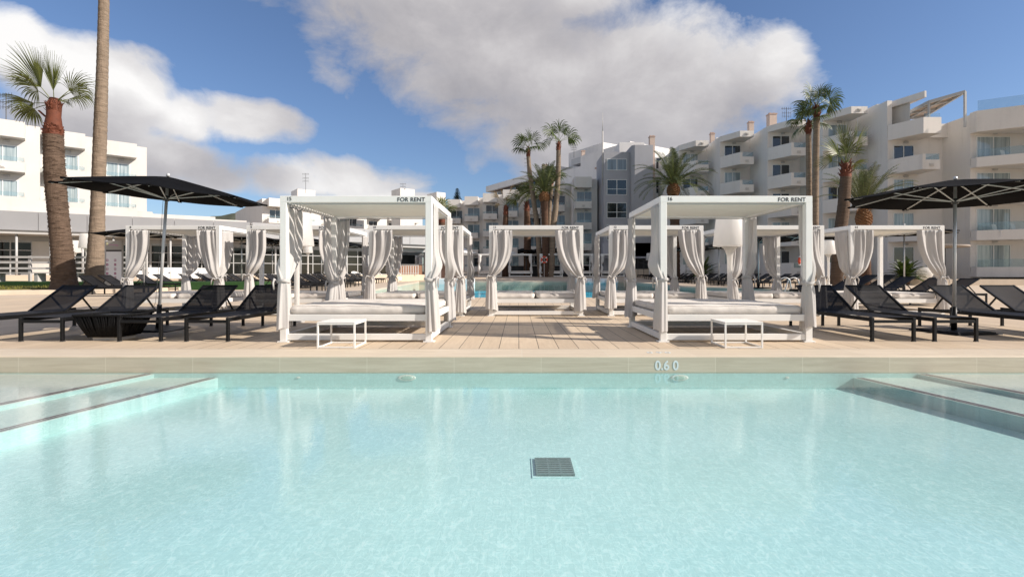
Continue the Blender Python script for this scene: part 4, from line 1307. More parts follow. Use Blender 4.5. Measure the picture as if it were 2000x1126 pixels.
def fan_palm(label, base, pts, rads, fronds, tmat='trunk_grey', lmat='fan_leaf_dark', skirt=(.35, .8), seed=1, grp=None, r=1.0, plen=1.1, n=26, bmat='boots', droop=1.2, wid=.03, cat='palm tree'):
    """fronds: list of (azimuth, elevation, scale) or a count"""
    rr = random.Random(seed)
    t = thing('fan_palm', label, cat, base, group=grp)
    m = MB(); top = trunk(m, pts, rads, seed=seed); m.build('trunk', MAT[tmat], t, smooth=True)
    m = MB(); rt = rads[-1]
    h = skirt[1]
    m.tube([top + Vector((0, 0, -.05)), top + Vector((0, 0, h * .35)), top + Vector((0, 0, h * .7)), top + Vector((0, 0, h))], [rt * 1.0, rt * .95, rt * .82, rt * .45], 14)
    boots(m, top, rt * 1.0, rt * .75, h, 46, rr, out=.10 * max(.8, rt / .2), ln=.22)
    smooth_by_angle(m.build('leaf_bases', MAT[bmat], t), 35)
    cr = top + Vector((0, 0, h * .92))
    leaf, pet = MB(), MB()
    if isinstance(fronds, int):
        lst = []
        for i in range(fronds):
            f = i / fronds
            lst.append((i * 137.5 + rr.uniform(-15, 15), 82 - 88 * f ** .9 + rr.uniform(-8, 8), rr.uniform(.85, 1.1)))
        fronds = lst
    for fr in fronds:
        az, el, sc = fr[:3]; kw = fr[3] if len(fr) > 3 else {}
        args = dict(n=n, droop=droop * (1.05 if el < 30 else .85), rr=rr, tilt=rr.uniform(-1.2, 1.2), wid=wid * sc, spread=R(100))
        args.update(kw)
        fan_frond(leaf, pet, cr, fdir(az, el), plen * sc, r * sc, **args)
    o = leaf.build('crown', MAT[lmat], t)
    pet.build('petioles', MAT['petiole'], t, smooth=True)
    return t
def date_palm(label, base, pts, rads, nf, L, lmat='date_leaf', seed=1, grp=None, ll=.45, low=-5, tmat='trunk_dark', bulb=1.45, nl=36, wid=.017, wind=0):
    rr = random.Random(seed)
    t = thing('date_palm', label, 'palm tree', base, group=grp)
    m = MB(); top = trunk(m, pts, rads, seed=seed, rough=.05, step=.2); m.build('trunk', MAT[tmat], t, smooth=True)
    rt = rads[-1]; m = MB()
    NN = 36; rows = 15; o_ = 0; vs_, fs_ = [], []
    for j in range(rows):
        f = j / (rows - 1); r_ = rt * (1 + (bulb * 1.05 - 1) * sin(pi * min(1, f * 1.25)) ** .8) * (1 if f < .75 else 1 - (f - .75) * 2.2)
        for k in range(NN):
            a = 2 * pi * k / NN; bp_ = .13 * (1 if (k // 2 + j) % 2 else -.4) * (.7 + .6 * rr.random())
            vs_.append(tuple(top + Vector((r_ * (1 + bp_) * cos(a), r_ * (1 + bp_) * sin(a), -.1 + 1.2 * f + .03 * rr.random()))))
    for j in range(rows - 1):
        for k in range(NN): fs_.append((j * NN + k, j * NN + (k + 1) % NN, (j + 1) * NN + (k + 1) % NN, (j + 1) * NN + k))
    m.add(vs_, fs_)
    for q in range(4): boots(m, top + Vector((0, 0, .5 + q * .14)), rt * bulb * .9, rt * bulb * .85, .12, 14, rr, out=.10, ln=.14)
    m.build('leaf_bases', MAT['boots_tan'], t)
    cr = top + Vector((0, 0, .95)); leaf, pet = MB(), MB()
    for i in range(nf):
        f = i / nf; az = i * 137.5 + rr.uniform(-12, 12); el = 86 - (86 - low) * f ** .8 + rr.uniform(-5, 5)
        pinnate_frond(leaf, pet, cr, fdir(az + wind * f, el), L * rr.uniform(.88, 1.08) * (.75 + .25 * min(1, f * 3)), nl, ll, .75 + .5 * f, rr, wid)
    leaf.build('crown', MAT[lmat], t); pet.build('petioles', MAT['petiole'], t, smooth=True)
    return t
def at(px, py, Y): return Vector((X_(px, Y), Y, Z_(py, Y)))

# --- the two big palms on the left
Yp = 22.8; b = at(126, 560, Yp); zb = .38
top = at(105, 272, Yp)
pts = [(0, 0, 0)] + [tuple(at(px, py, Yp) - Vector((b.x, Yp, zb))) for px, py in ((122, 500), (114, 420), (107, 340), (104, 262))]
FP = [(-60, 58, 1.0, dict(plen=.8, r=1.95, n=44, droop=.34, tilt=1.1, spread=R(52))), (-75, 50, 1.0, dict(plen=.8, r=1.3, n=34, droop=1.3, tilt=.7, spread=R(95))), (-5, 86, 1.0, dict(plen=.6, r=1.8, n=40, droop=.10, gather=.22)), (20, 82, 1.0, dict(plen=.55, r=1.4, n=26, droop=.12, gather=.17)),
      (-92, 8, 1.0, dict(plen=.95, r=1.55, n=34, droop=.55, tilt=.7, spread=R(45))), (-95, 0, 1.0, dict(plen=1.0, r=1.1, n=26, droop=1.2, tilt=.7, spread=R(80))), (86, 45, 1.0, dict(plen=.9, r=1.3, n=38, droop=.85, tilt=-1.0, spread=R(50))),
      (80, 40, .8, dict(plen=1.0, r=1.2, n=36, droop=1.6, tilt=-.9, spread=R(85))), (150, 45, .7, dict(plen=.6, r=.9, n=30, droop=1.3, spread=R(80))), (-150, 40, .7, dict(plen=.6, r=.9, n=30, droop=1.3, spread=R(80)))]
for i, fr in enumerate(FP):      # plen / r given absolutely
    kw = fr[3]; 
def big_palm():
    rr = random.Random(4)
    t = thing('fan_palm', 'thick-trunked fan palm with rusty red neck and few fronds on the lawn', 'palm tree', (b.x, Yp, zb))
    m = MB(); rads = [.49, .405, .37, .385, .35]
    tp = trunk(m, pts, rads, n=22, rough=.035, step=.085, seed=4)
    m.tube([Vector((0, 0, -.2)), Vector((0, 0, .0)), Vector((0, 0, .12)), Vector((-.01, 0, .5))], [.58, .56, .51, .43], 22)
    # frayed edges of old leaf scars
    for i in range(520):
        f = rr.random() ** .8; k = f * 4; a = rr.random() * 2 * pi
        j = min(3, int(k)); u = k - j
        c = Vector(pts[j]).lerp(Vector(pts[j + 1]), u); r_ = (rads[j] + (rads[j + 1] - rads[j]) * u) * 1.02
        d = Vector((cos(a), sin(a), 0)); s = Vector((-sin(a), cos(a), 0)); q = c + d * r_
        wd = .05 + .09 * rr.random()
        m.add([q - s * wd, q + s * wd, q + s * wd * .6 + d * .014 + Vector((0, 0, .035)), q - s * wd * .6 + d * .011 + Vector((0, 0, .03))], [(0, 1, 2, 3)])
    m.build('trunk', MAT['trunk_brown'], t, smooth=True)
    m = MB()
    m.tube([tp + Vector((0, 0, -.05)), tp + Vector((0, 0, .3)), tp + Vector((.02, 0, .8)), tp + Vector((.04, 0, 1.25)), tp + Vector((.05, 0, 1.6))], [.37, .33, .26, .27, .17], 18)
    boots(m, tp + Vector((0, 0, -.05)), .37, .32, .4, 60, rr, out=.07, ln=.10)
    boots(m, tp + Vector((.03, 0, 1.0)), .25, .25, .35, 46, rr, out=.10, ln=.20)
    m.bar(tp + Vector((-.25, -.1, .75)), tp + Vector((-.50, -.15, 1.0)), .09, .06)
    smooth_by_angle(m.build('leaf_bases', MAT['boots'], t), 35)
    cr = tp + Vector((.05, 0, 1.35)); leaf, pet = MB(), MB()
    for az, el, sc, kw in FP:
        kw = dict(kw); pl = kw.pop('plen'); r_ = kw.pop('r')
        fan_frond(leaf, pet, cr, fdir(az, el), pl, r_, rr=rr, **kw)
    leaf.build('crown', MAT['fan_leaf'], t); pet.build('petioles', MAT['petiole'], t, smooth=True)
big_palm()
Yp = 24.5; zb = .38; b2 = at(188, 555, Yp)
pts = [(0, 0, 0)] + [tuple(at(px, py, Yp) - Vector((b2.x, Yp, zb))) for px, py in ((188, 500), (191, 400), (196, 250), (200, 130), (203, 0), (206, -160))]
fan_palm('very tall slim grey palm trunk leaning, its crown above the photo', (b2.x, Yp, zb), pts, [.52, .36, .285, .27, .235, .215, .19], 16, seed=7, r=1.0)

# --- the palm group in the middle, in front of the central hotel
GM = 'palm trees in front of the central hotel'
def span(b, ps, Y): return [(0, 0, 0)] + [tuple(at(px, py, Y) - b) for px, py in ps]
Y = 63.5
def simple(fn, label, Y, base, ps, rads, *a, **k):
    bb = at(*base, Y); bb.z = g(Y) if k.pop('ground', True) else bb.z
    return fn(label, bb, span(bb, ps, Y), rads, *a, **k)
def fan_list(seed, n, lo=5, right=None):
    rr = random.Random(seed); out = []
    for i in range(n):
        f = i / max(1, n - 1)
        out.append((i * 137.5 + rr.uniform(-20, 20), 80 - (80 - lo) * f + rr.uniform(-6, 6), rr.uniform(.9, 1.1)))
    return out
simple(fan_palm, 'tall thin fan palm leaning, left one of the two tallest in the middle', 63.5, (1056, 520), ((1050, 450), (1042, 390), (1035, 340), (1032, 306)), [.36, .32, .29, .27, .25],
       fan_list(3, 9, 15), seed=11, grp=GM, r=1.55, plen=1.2, n=24, wid=.055, skirt=(.3, 1.1), droop=1.6)
simple(fan_palm, 'tall thin fan palm, right one of the two tallest, one frond apart', 63, (1076, 520), ((1080, 450), (1086, 400), (1090, 340), (1091, 294)), [.42, .38, .34, .31, .28],
       fan_list(5, 8, 30) + [(85, 30, 1.1)], seed=12, grp=GM, r=1.6, plen=1.3, n=24, wid=.055, skirt=(.3, 1.1), droop=1.7)
simple(date_palm, 'dark feather-leaved palm between the two tallest palm trunks', 62.9, (1065, 520), ((1065, 460), (1064, 420), (1063, 392)), [.42, .42, .42, .48], 34, 4.7, lmat='date_leaf', seed=5, grp=GM, ll=.55, low=12, bulb=1.2, nl=30, wid=.035)
simple(fan_palm, 'slim bare palm trunk behind the dark feather-leaved palm', 64.5, (1073, 520), ((1072, 430), (1077, 360)), [.3, .28, .26], fan_list(8, 9, 20), seed=13, grp=GM, r=1.4, plen=.9, n=20, wid=.055, skirt=(.3, .7))
simple(fan_palm, 'dying palm with straw-yellow fronds in front of the central hotel', 66, (986, 520), ((986, 470), (988, 420)), [.45, .40, .34], [(-80, 52, 1, dict(spread=R(28))), (-50, 72, .9, dict(spread=R(25))), (70, 74, 1.1, dict(spread=R(22))), (95, 50, 1, dict(spread=R(28))), (20, 60, .6, dict(spread=R(40))), (-120, 20, .7, dict(spread=R(40)))],
       tmat='trunk_dark', lmat='dead_leaf', seed=14, grp=GM, r=1.5, plen=1.3, n=14, wid=.05, skirt=(.3, 1.3), droop=.9)
simple(fan_palm, 'short green fan palm with dark trunk beside the dying palm', 66, (1030, 520), ((1030, 470), (1029, 412)), [.50, .46, .36], [(-88, 28, 1.1), (-30, 75, .9), (10, 86, 1.0), (60, 70, 1.0), (90, 42, 1.0), (-100, 55, .9), (170, 50, 1)],
       tmat='trunk_dark', lmat='fan_leaf', seed=15, grp=GM, r=1.6, plen=1.3, n=24, wid=.055, skirt=(.3, 1.2), droop=1.2)
simple(fan_palm, 'small fan palm with red neck seen over the corner of cabana 15', 70, (866, 520), ((865, 470), (863, 435)), [.6, .55, .5], [(-85, 40, .9), (-20, 80, 1), (30, 75, 1), (85, 40, 1), (120, 60, .8), (-140, 50, .9)],
       tmat='trunk_dark', lmat='fan_leaf', seed=16, grp=GM, r=1.6, plen=1.1, n=22, wid=.055, skirt=(.3, 1.3), droop=1.2)

# --- palms before the right hotel
GRP = 'palm trees in front of the right hotel'
simple(date_palm, 'full feather-leaved date palm in front of the grey tower, above cabana 16', 50, (1318, 520), ((1318, 440), (1317, 400), (1315, 380)), [.5, .46, .46, .46], 46, 4.3, lmat='date_leaf', seed=31, grp=GRP, ll=.55, low=2, bulb=1.2, nl=34, wid=.028)
simple(fan_palm, 'tall fan palm before the right hotel, left one of a close pair, slightly lower', 38.5, (1580, 540), ((1580, 450), (1580, 350), (1579, 262)), [.30, .22, .20, .19], fan_list(21, 13, 0), seed=21, grp=GRP, r=1.02, plen=.8, n=26, wid=.034, skirt=(.3, 1.0), droop=1.5)
simple(fan_palm, 'tall fan palm before the right hotel, right one of a close pair, the tallest', 38, (1590, 540), ((1592, 450), (1593, 350), (1595, 230)), [.32, .24, .225, .21], fan_list(22, 14, 0), seed=22, grp=GRP, r=1.08, plen=.85, n=26, wid=.034, skirt=(.3, .9), droop=1.5)
simple(fan_palm, 'stout leaning fan palm with pale upright fronds before the right hotel', 30, (1636, 545), ((1640, 470), (1648, 400), (1652, 345)), [.42, .345, .325, .29],
       [(-72, 52, 1, dict(spread=R(42))), (-40, 70, 1.05, dict(spread=R(35))), (-8, 82, .95, dict(spread=R(30))), (28, 72, 1.1, dict(spread=R(34))), (62, 64, 1.05, dict(spread=R(36))), (90, 52, .8, dict(spread=R(60))), (-92, 18, .85, dict(spread=R(60))), (140, 60, .9), (-150, 58, .9), (100, 10, .6)],
       tmat='trunk_brown', lmat='fan_leaf', seed=23, grp=GRP, r=1.35, plen=.95, n=26, wid=.032, skirt=(.3, .8), droop=.6)
simple(date_palm, 'small silvery date palm right of the stout leaning palm', 32, (1690, 545), ((1689, 480), (1687, 440)), [.34, .30, .31], 34, 3.3, lmat='date_leaf', seed=33, grp=GRP, ll=.40, low=48, bulb=1.3, nl=32, wid=.018)
# cycad and globes
rr = random.Random(41); t = thing('cycad', 'low dark green spiky cycad beside the white globe lamp', 'plant', (X_(1768, 36), 36, .3))
m = MB(); m.lathe([(.25, 0), (.3, .2), (.22, .5), (.1, .6)], 12); m.build('trunk', MAT['trunk_dark'], t, smooth=True)
leaf, pet = MB(), MB()
for i in range(46): pinnate_frond(leaf, pet, (0, 0, .45), fdir(i * 137.5, 80 - 80 * (i / 46)), rr.uniform(1.2, 1.6), 24, .24, .8, rr, .03)
leaf.build('crown', MAT['cycad_leaf'], t); pet.build('petioles', MAT['petiole'], t)
rr = random.Random(43); t = thing('yucca', 'dark spiky shrub behind the curtain of cabana 12', 'plant', (X_(1370, 45), 45, g(45)))
leaf, pet = MB(), MB()
for i in range(40): pinnate_frond(leaf, pet, (0, 0, .6), fdir(i * 137.5, 80 - 70 * (i / 40)), rr.uniform(1.4, 2.0), 18, .22, .5, rr, .04)
m = MB(); m.tube([(0, 0, 0), (0, 0, .7)], .15, 8); m.build('trunk', MAT['trunk_dark'], t)
leaf.build('crown', MAT['cycad_leaf'], t); pet.build('petioles', MAT['petiole'], t)
for px, Y, r_, lb in ((1806.5, 36, .48, 'large white globe lamp beside the cycad'), (1831, 38.5, .42, 'white globe lamp half hidden by the right curtain of cabana 14')):
    m = MB(); m.lathe([(.12, 0), (.14, .06)] + [(r_ * sin(pi * k / 16) + .002, .42 * r_ / .48 + .05 - r_ * .88 * cos(pi * k / 16)) for k in range(2, 17)], 28)
    tag(m.build('globe_lamp', MAT['lamp'], smooth=True, loc=(X_(px, Y), Y, .60)), lb, 'lamp', 'white globe lamps')
# Norfolk pine far behind
t = thing('norfolk_pine', 'small dark tiered pine rising behind the roof of the central hotel', 'tree', (X_(893, 125), 125, .7))
m = MB(); m.tube([(0, 0, 0), (0, 0, 21.2)], [.3, .05], 8); m.build('trunk', MAT['trunk_dark'], t)
m = MB(); rr = random.Random(6)
for k in range(22):
    z = 14 + k * .33; r_ = 2.5 * (1 - (z - 14) / 7.6) + .15
    for i in range(9):
        a = i * 2 * pi / 9 + k * .4; d = Vector((cos(a), sin(a), .18)); s = Vector((-sin(a), cos(a), 0))
        p = Vector((0, 0, z)); q = p + d * r_ * rr.uniform(.8, 1.05)
        m.add([p - s * .05, p + s * .05, q + s * .16, q - s * .16 + Vector((0, 0, .12)), (p + q) / 2 + s * .3 + Vector((0, 0, .1)), (p + q) / 2 - s * .3], [(0, 1, 4, 5), (5, 4, 2, 3)])
m.build('crown', MAT['conifer'], t)
# ================================================================== buildings
def window(root, x, y, z, wd, h, pane='pane_dark', split=2, trans=None, fmat='white_frame', rows=1):
    """sliding window on a wall facing local -y: frame (part) > pane (sub-part); (x, z) = lower left corner"""
    f = .06
    m = MB()
    m.box((x - f, y - .05, z - f), (x, y + .02, z + h + f)); m.box((x + wd, y - .05, z - f), (x + wd + f, y + .02, z + h + f))
    m.box((x, y - .05, z - f), (x + wd, y + .02, z)); m.box((x, y - .05, z + h), (x + wd, y + .02, z + h + f))
    for i in range(1, split): xx = x + wd * i / split; m.box((xx - .035, y - .045, z), (xx + .035, y + .01, z + h))
    for i in range(1, rows):
        zz = z + h * (.38 if rows == 2 else i / rows)
        for k in range(split): m.box((x + wd * k / split + .036, y - .044, zz - .03), (x + wd * (k + 1) / split - .036, y + .01, zz + .03))
    fo = m.build('window', MAT[fmat], root)
    m = MB(); m.box((x + .001, y - .018, z + .001), (x + wd - .001, y - .006, z + h - .001)); m.build('pane', MAT[pane], fo)
    return fo
def wall_light(root, x, y, z):
    m = MB(); m.lathe([(.03, -.1), (.2, -.08), (.22, 0), (.2, .06), (.03, .08)], 12, (x, y, z), sy=.5); return m.build('wall_light', MAT['grey_frame'], root, smooth=True)
def parapet_lamp(root, x, y, z):
    m = MB(); m.box((x - .16, y - .06, z - .11), (x + .16, y - .001, z + .11)); m.box((x - .10, y - .11, z - .03), (x + .10, y - .061, z + .07)); return m.build('balcony_light', MAT['stucco_white'], root)
def ring_wall(m, pts, z0, z1, th):
    """parapet along an open polyline (outer face on pts, inside towards +n)"""
    P = [Vector((x, y)) for x, y in pts]; inn = []
    for i, p in enumerate(P):
        d = (P[min(i + 1, len(P) - 1)] - P[max(i - 1, 0)]).normalized(); n = Vector((-d.y, d.x))
        # mitre
        if 0 < i < len(P) - 1:
            d1 = (P[i] - P[i - 1]).normalized(); n1 = Vector((-d1.y, d1.x)); k = max(.5, n.dot(n1)); inn.append(p + n * th / k)
        else: inn.append(p + n * th)
    for i in range(len(P) - 1):
        a, b, c, d = P[i], P[i + 1], inn[i + 1], inn[i]
        m.prism([tuple(a), tuple(b), tuple(c), tuple(d)], z0, z1)

def stair_hotel(name, label, loc, rotz, n, sx, sy, dirx, z0, nfl, wall, H=2.8, depth=14, proj=1.9, bal=(.5, 3.3), cham=1.1, win=(.45, 1.75, 2.1), panes=('pane_dark',), roof_fascia=True, ground_z=0.0, glass_from=.42, top=1.35, skip=(), left_glass=False, seed=1, wl=True, x_ext=0.0, first_top=None):
    """terraced hotel: blocks step back by sy and sideways by dirx*sx. Local front is -y."""
    rr = random.Random(seed)
    t = thing(name, label, 'hotel', loc, rotz)
    zr = z0 + nfl * H
    zt = zr + .35 if cham > 0 else zr + top - .35
    # walls: staircase plan extruded
    i0 = 1 if first_top else 0
    front = []
    for i in range(i0, n):
        xa, xb = i * sx * dirx, (i + 1) * sx * dirx
        front += [(xa, i * sy), (xb, i * sy)]
    yb = (n - 1) * sy + depth
    poly = front + [(n * sx * dirx, yb), (front[0][0], yb)]
    if dirx < 0: poly = poly[::-1]
    m = MB(); m.prism(poly, ground_z, zt); m.build('wall', wall, t)
    if first_top:
        m = MB(); xs = sorted((x_ext, dirx * sx)); m.box((xs[0] + .002, 0, ground_z), (xs[1], yb, first_top)); m.build('wall', wall, t)
    for i in range(n):
        xl_ = i * sx if dirx > 0 else -(i + 1) * sx       # left edge of this block
        y = i * sy
        for fl in range(nfl):
            if (i, fl) in skip: continue
            z = z0 + fl * H
            p = rr.choice(panes)
            window(t, xl_ + win[0], y, z + .06, win[1], win[2], p)
            if wl: wall_light(t, xl_ + win[0] + win[1] * .62, y - .05, z + 2.45)
            if fl == 0 and ground_z > -1 and z0 - ground_z < 1.3: pass
            a, b = xl_ + bal[0], xl_ + bal[1]
            m = MB(); pl = [(a, y - .001), (a + cham, y - proj), (b, y - proj), (b, y - .001)]
            if cham == 0: pl = [(a, y - .001), (a, y - proj), (b, y - proj), (b, y - .001)]
            m.prism(pl, z - .2, z)
            xm = a + cham + (b - a - cham) * glass_from
            if cham > 0:
                ring_wall(m, [pl[0], pl[1], (a + cham + .25, y - proj)], z + .001, z + 1.0, .12)
                ring_wall(m, [(a + cham + .251, y - proj), (b, y - proj), (b, y - .12)], z + .001, z + .55, .12)
                gx0 = a + cham + .26
            else:
                ring_wall(m, [(a, y - .12), (a, y - proj), (b, y - proj), (b, y - .12)], z + .001, z + (.62 if not left_glass else .70), .12)
                gx0 = a + .06
            o = m.build('balcony', wall, t)
            q = MB(); ztop_ = z + 1.02; zb_ = z + (.56 if cham > 0 else .71)
            q.box((gx0, y - proj + .05, zb_), (b - .05, y - proj + .062, ztop_)); q.box((b - .062, y - proj + .07, zb_), (b - .05, y - .1, ztop_))
            if cham == 0: q.box((a + .05, y - proj + .07, zb_), (a + .062, y - .1, ztop_))
            q.build('glass_railing', MAT['glass'], o)
            parapet_lamp(t, a + cham + (b - a - cham) * .5, y - proj, z + .12)
        if roof_fascia:
            a, b = xl_ + bal[0], xl_ + bal[1]; z = zr
            m = MB(); pl = [(a, y - .001), (a + max(cham, 0.001), y - proj), (b, y - proj), (b, y - .001)]
            if first_top and i == 0: continue
            m.prism(pl, z - .25, z + (top - .353 if cham == 0 else .347)); m.build('roof_fascia', wall, t)
            if cham > 0: parapet_lamp(t, a + cham + (b - a - cham) * .5, y - proj, z + .05)
    return t, zt
# --- the right hotel: six stepped bays, then the wide corner block
WALL = MAT['stucco']
tR, zR = stair_hotel('hotel_building', 'large cream terraced hotel on the right with chamfered balconies and a rooftop pergola', (33.75, 42.4, 0), 0, 5, 3.15, 3.75, -1, 1.05, 5, WALL, win=(.5, 1.6, 2.1), bal=(.0, 2.55), cham=1.15, proj=2.2, x_ext=1.5, first_top=12.3, panes=('pane_dark', 'pane_dark', 'pane_curtain'), skip={(0, 4)}, depth=20, seed=3, ground_z=-.5)
# corner block (local coordinates of the hotel: origin at 35.2, 42.4)
CX = 1.4
m = MB(); m.prism([(CX, -2.6), (16, -2.6), (16, 30), (CX, 30)], -.5, 13.38); m.build('corner_wall', WALL, tR)
for fl in range(5):
    z = 1.05 + fl * 2.8
    if fl < 4:
        window(tR, CX + .5, -2.6, z + .05, 2.55, 2.15, 'pane_curtain'); wall_light(tR, CX + 1.9, -2.64, z + 2.5)
    # angled parapet: nearer towards the right
    m = MB()
    A, B = (CX - .05, -3.2), (CX + 9.5, -9.0)
    if fl < 4:
        m.prism([A, B, (CX + 9.5, -2.7), (CX - .05, -2.605)], z - .25, z - .001)
        ring_wall(m, [(CX - .05, -2.7), A, B], z, z + .85 - (.35), .14)
    else:
        m.prism([A, B, (CX + 9.5, -2.7), (CX - .05, -2.605)], z - .35, z + 1.25)
    o = m.build('balcony', MAT['stucco'], tR)
    q = MB(); d = (Vector(B) - Vector(A)).normalized(); nn = Vector((-d.y, d.x)) * .06
    zz0, zz1 = (z + .5, z + 1.1) if fl < 4 else (z + 1.25, z + 2.05)
    q.prism([(A[0] + nn.x + .1, A[1] + nn.y), (B[0] + nn.x, B[1] + nn.y), (B[0] + nn.x * 1.3, B[1] + nn.y * 1.3), (A[0] + nn.x * 1.3 + .1, A[1] + nn.y * 1.3)], zz0, zz1)
    q.build('glass_railing', MAT['glass'], o)
    if fl < 4:
        c = Vector(A) + d * 3.2; parapet_lamp(tR, c.x, c.y - .05, z + .12)
for x in (CX + 4.2,):
    m = MB(); m.tube([(x, -4.9, -.5), (x, -4.9, 12.0)], .42, 22); m.build('column', WALL, tR, smooth=True)
m = MB(); m.prism([(CX + 4.6, -2.62), (CX + 9, -2.62), (CX + 9, -2.9), (CX + 4.6, -2.9)], -.5, 12); m.build('pier', WALL, tR)
# vent grille along the base
m = MB(); 
for i in range(120):
    x = -.3 + i * .12; m.box((x, -3.55 - .0 * i, -.05), (x + .05, -3.5, .5))
m.box((-.4, -3.5, -.4), (14.2, -3.42, .52)); m.build('vent_grille', MAT['grey_frame'], tR)
# top floor of the first bay: glazed terrace and pergola
m = MB(); m.prism([(-3.1, 1.6), (-2.45, 1.5), (-1.75, -.6), (-1.7, 3.6), (-3.1, 3.6)], 12.31, 14.98); m.build('penthouse_wall', MAT['stucco_white'], tR)
m = MB(); pl = [(-3.15, -.001), (-2.0, -2.3), (-.6, -2.3), (-.6, -.001)]
m.prism(pl, 12.05, 12.25); ring_wall(m, pl[:3] + [(-.6, -.12)], 12.251, 13.3, .12); o = m.build('balcony', WALL, tR)
q = MB(); q.box((-1.9, -2.24, 13.3), (-.65, -2.228, 13.62)); q.build('glass_railing', MAT['glass'], o)
m = MB(); m.box((-3.149, .05, 12.301), (-2.75, 3.74, 15.38)); m.build('pier', WALL, tR)
m = MB(); m.box((-.6, -.5, 12.2), (1.45, -.3, 13.3)); m.build('terrace_parapet', WALL, tR)
m = MB(); m.prism([(-3.14, 1.3), (-2.6, 1.2), (-1.6, -1.9), (-1.45, -1.9), (-1.45, 3.7), (-3.14, 3.7)], 15.0, 15.5); m.build('roof_slab', MAT['stucco'], tR)
pg = MB()
c0, c1, c2, c3 = (-1.3, -1.95, 14.6), (.55, -3.1, 15.0), (1.1, 1.6, 14.5), (-1.3, 1.6, 14.3)
for p, q_ in ((c0, c1), (c1, c2), (c2, c3), (c3, c0)): pg.bar(p, q_, .14, .22)
V = Vector
for f in (.33, .66): pg.bar(V(c0).lerp(V(c3), f), V(c1).lerp(V(c2), f), .10, .14)
pg.bar(V(c0).lerp(V(c1), .5), V(c3).lerp(V(c2), .5), .08, .12)
pg.bar((c1[0], c1[1], 12.3), c1, .14); pg.bar((c2[0], c2[1], 12.3), c2, .14); pg.bar((c0[0], c0[1], 13.0), c0, .12); pg.bar((c3[0], c3[1], 12.3), c3, .14)
po = pg.build('pergola', MAT['grey_frame'], tR)
m = MB(); dz = V((0, 0, .09)); th = V((0, 0, .02))
m.add([V(c) + dz for c in (c0, c1, c2, c3)] + [V(c) + dz + th for c in (c0, c1, c2, c3)], [(0, 3, 2, 1), (4, 5, 6, 7), (0, 1, 5, 4), (1, 2, 6, 5), (2, 3, 7, 6), (3, 0, 4, 7)]); m.build('blind', MAT['blind'], po)
for fl, x, lb in ((1, 2.6, 'white balcony chair behind glass on the right hotel, left of a pair'), (1, 3.7, 'white balcony chair behind glass on the right hotel, right of a pair'), (3, 3.1, 'white balcony chair on the top glazed balcony of the right hotel')):
    t = thing('balcony_chair', lb, 'chair', (33.75 + x, 42.4 - 3.35 - (x - 1.4) * .3, 1.05 + fl * 2.8), R(20), 'white chairs on the right hotel balconies')
    m = MB(); m.box((-.25, -.25, .40), (.25, .25, .44)); m.build('seat', MAT['white_plastic'], t)
    m = MB(); m.bar((0, .24, .45), (0, .36, .95), .48, .04, up=(0, -1, 0)); m.build('backrest', MAT['white_plastic'], t)
    for sx in (-1, 1):
        for sy in (-1, 1):
            m = MB(); m.bar((sx * .22, sy * .22, 0), (sx * .22, sy * .22, .40), .04); m.build('leg', MAT['white_plastic'], t)
# --- the central hotel, stepping back to the left
tC, zC = stair_hotel('hotel_building', 'long cream terraced hotel in the middle behind the palms, boxed balconies', (10.75, 69.5, 0), 0, 7, 3.3, 3.45, -1, 1.55, 4, WALL, win=(.55, 1.95, 2.1), bal=(.12, 2.35), cham=0, proj=1.5, panes=('pane_blue', 'pane_blue', 'pane_dark'), depth=22, top=1.5, seed=6, ground_z=-.5, left_glass=True)
# --- grey tower
tG = thing('grey_tower', 'grey stair tower with two-by-two white windows between the central and right hotels', 'tower', (10.95, 65.5, 0))
m = MB(); m.box((0, 0, -.5), (3.35, 6, 16.6)); m.build('wall', MAT['stucco_grey'], tG)
m = MB(); m.prism([(3.351, -.8), (3.7, -1.2), (6.0, -1.2), (6.0, 6), (3.351, 6)], 3.2, 17.2); m.build('wing_wall', MAT['stucco_grey'], tG)
m = MB(); m.box((-.3, -1.2, 3.0), (9.2, -.004, 4.9)); m.build('canopy', mat('canopy_grey', (.36, .36, .40), .8), tG)
m = MB(); m.box((6.01, .2, 2.9), (11.6, 10, 16.0)); m.build('link_wall', MAT['stucco'], tG)
m = MB(); m.box((3.3, 2, -.5), (11.6, 2.3, 3.2)); m.build('passage_wall', mat('dark_passage', (.09, .09, .095), .9), tG)
m = MB(); m.box((2.6, 3, 16.2), (5.9, 9, 18.6)); m.build('lift_house', MAT['stucco_rear'], tG)
for k, (z, h) in enumerate(((5.4, 1.85), (8.2, 1.85), (11.15, 1.85), (14.3, 1.35))):
    window(tG, .45, 0, z, 2.45, h, 'pane_blue' if k == 3 else 'pane_dark', 2, rows=2 if k < 3 else 1)
for z, h in ((11.35, 1.7), (14.5, 1.35)): window(tG, 6.75, .2, z, 1.1, h, 'pane_dark', 2 if h > 1.5 else 1, rows=2 if h > 1.5 else 1)
m = MB(); m.box((6.5, .02, 13.25), (8.4, .19, 13.4)); m.build('ledge', MAT['stucco'], tG)
# --- rear building rising behind the central hotel
tB = thing('rear_building', 'white terraced apartment building rising behind the central hotel roof', 'building', (X_(1180, 86), 86, 0), 0)
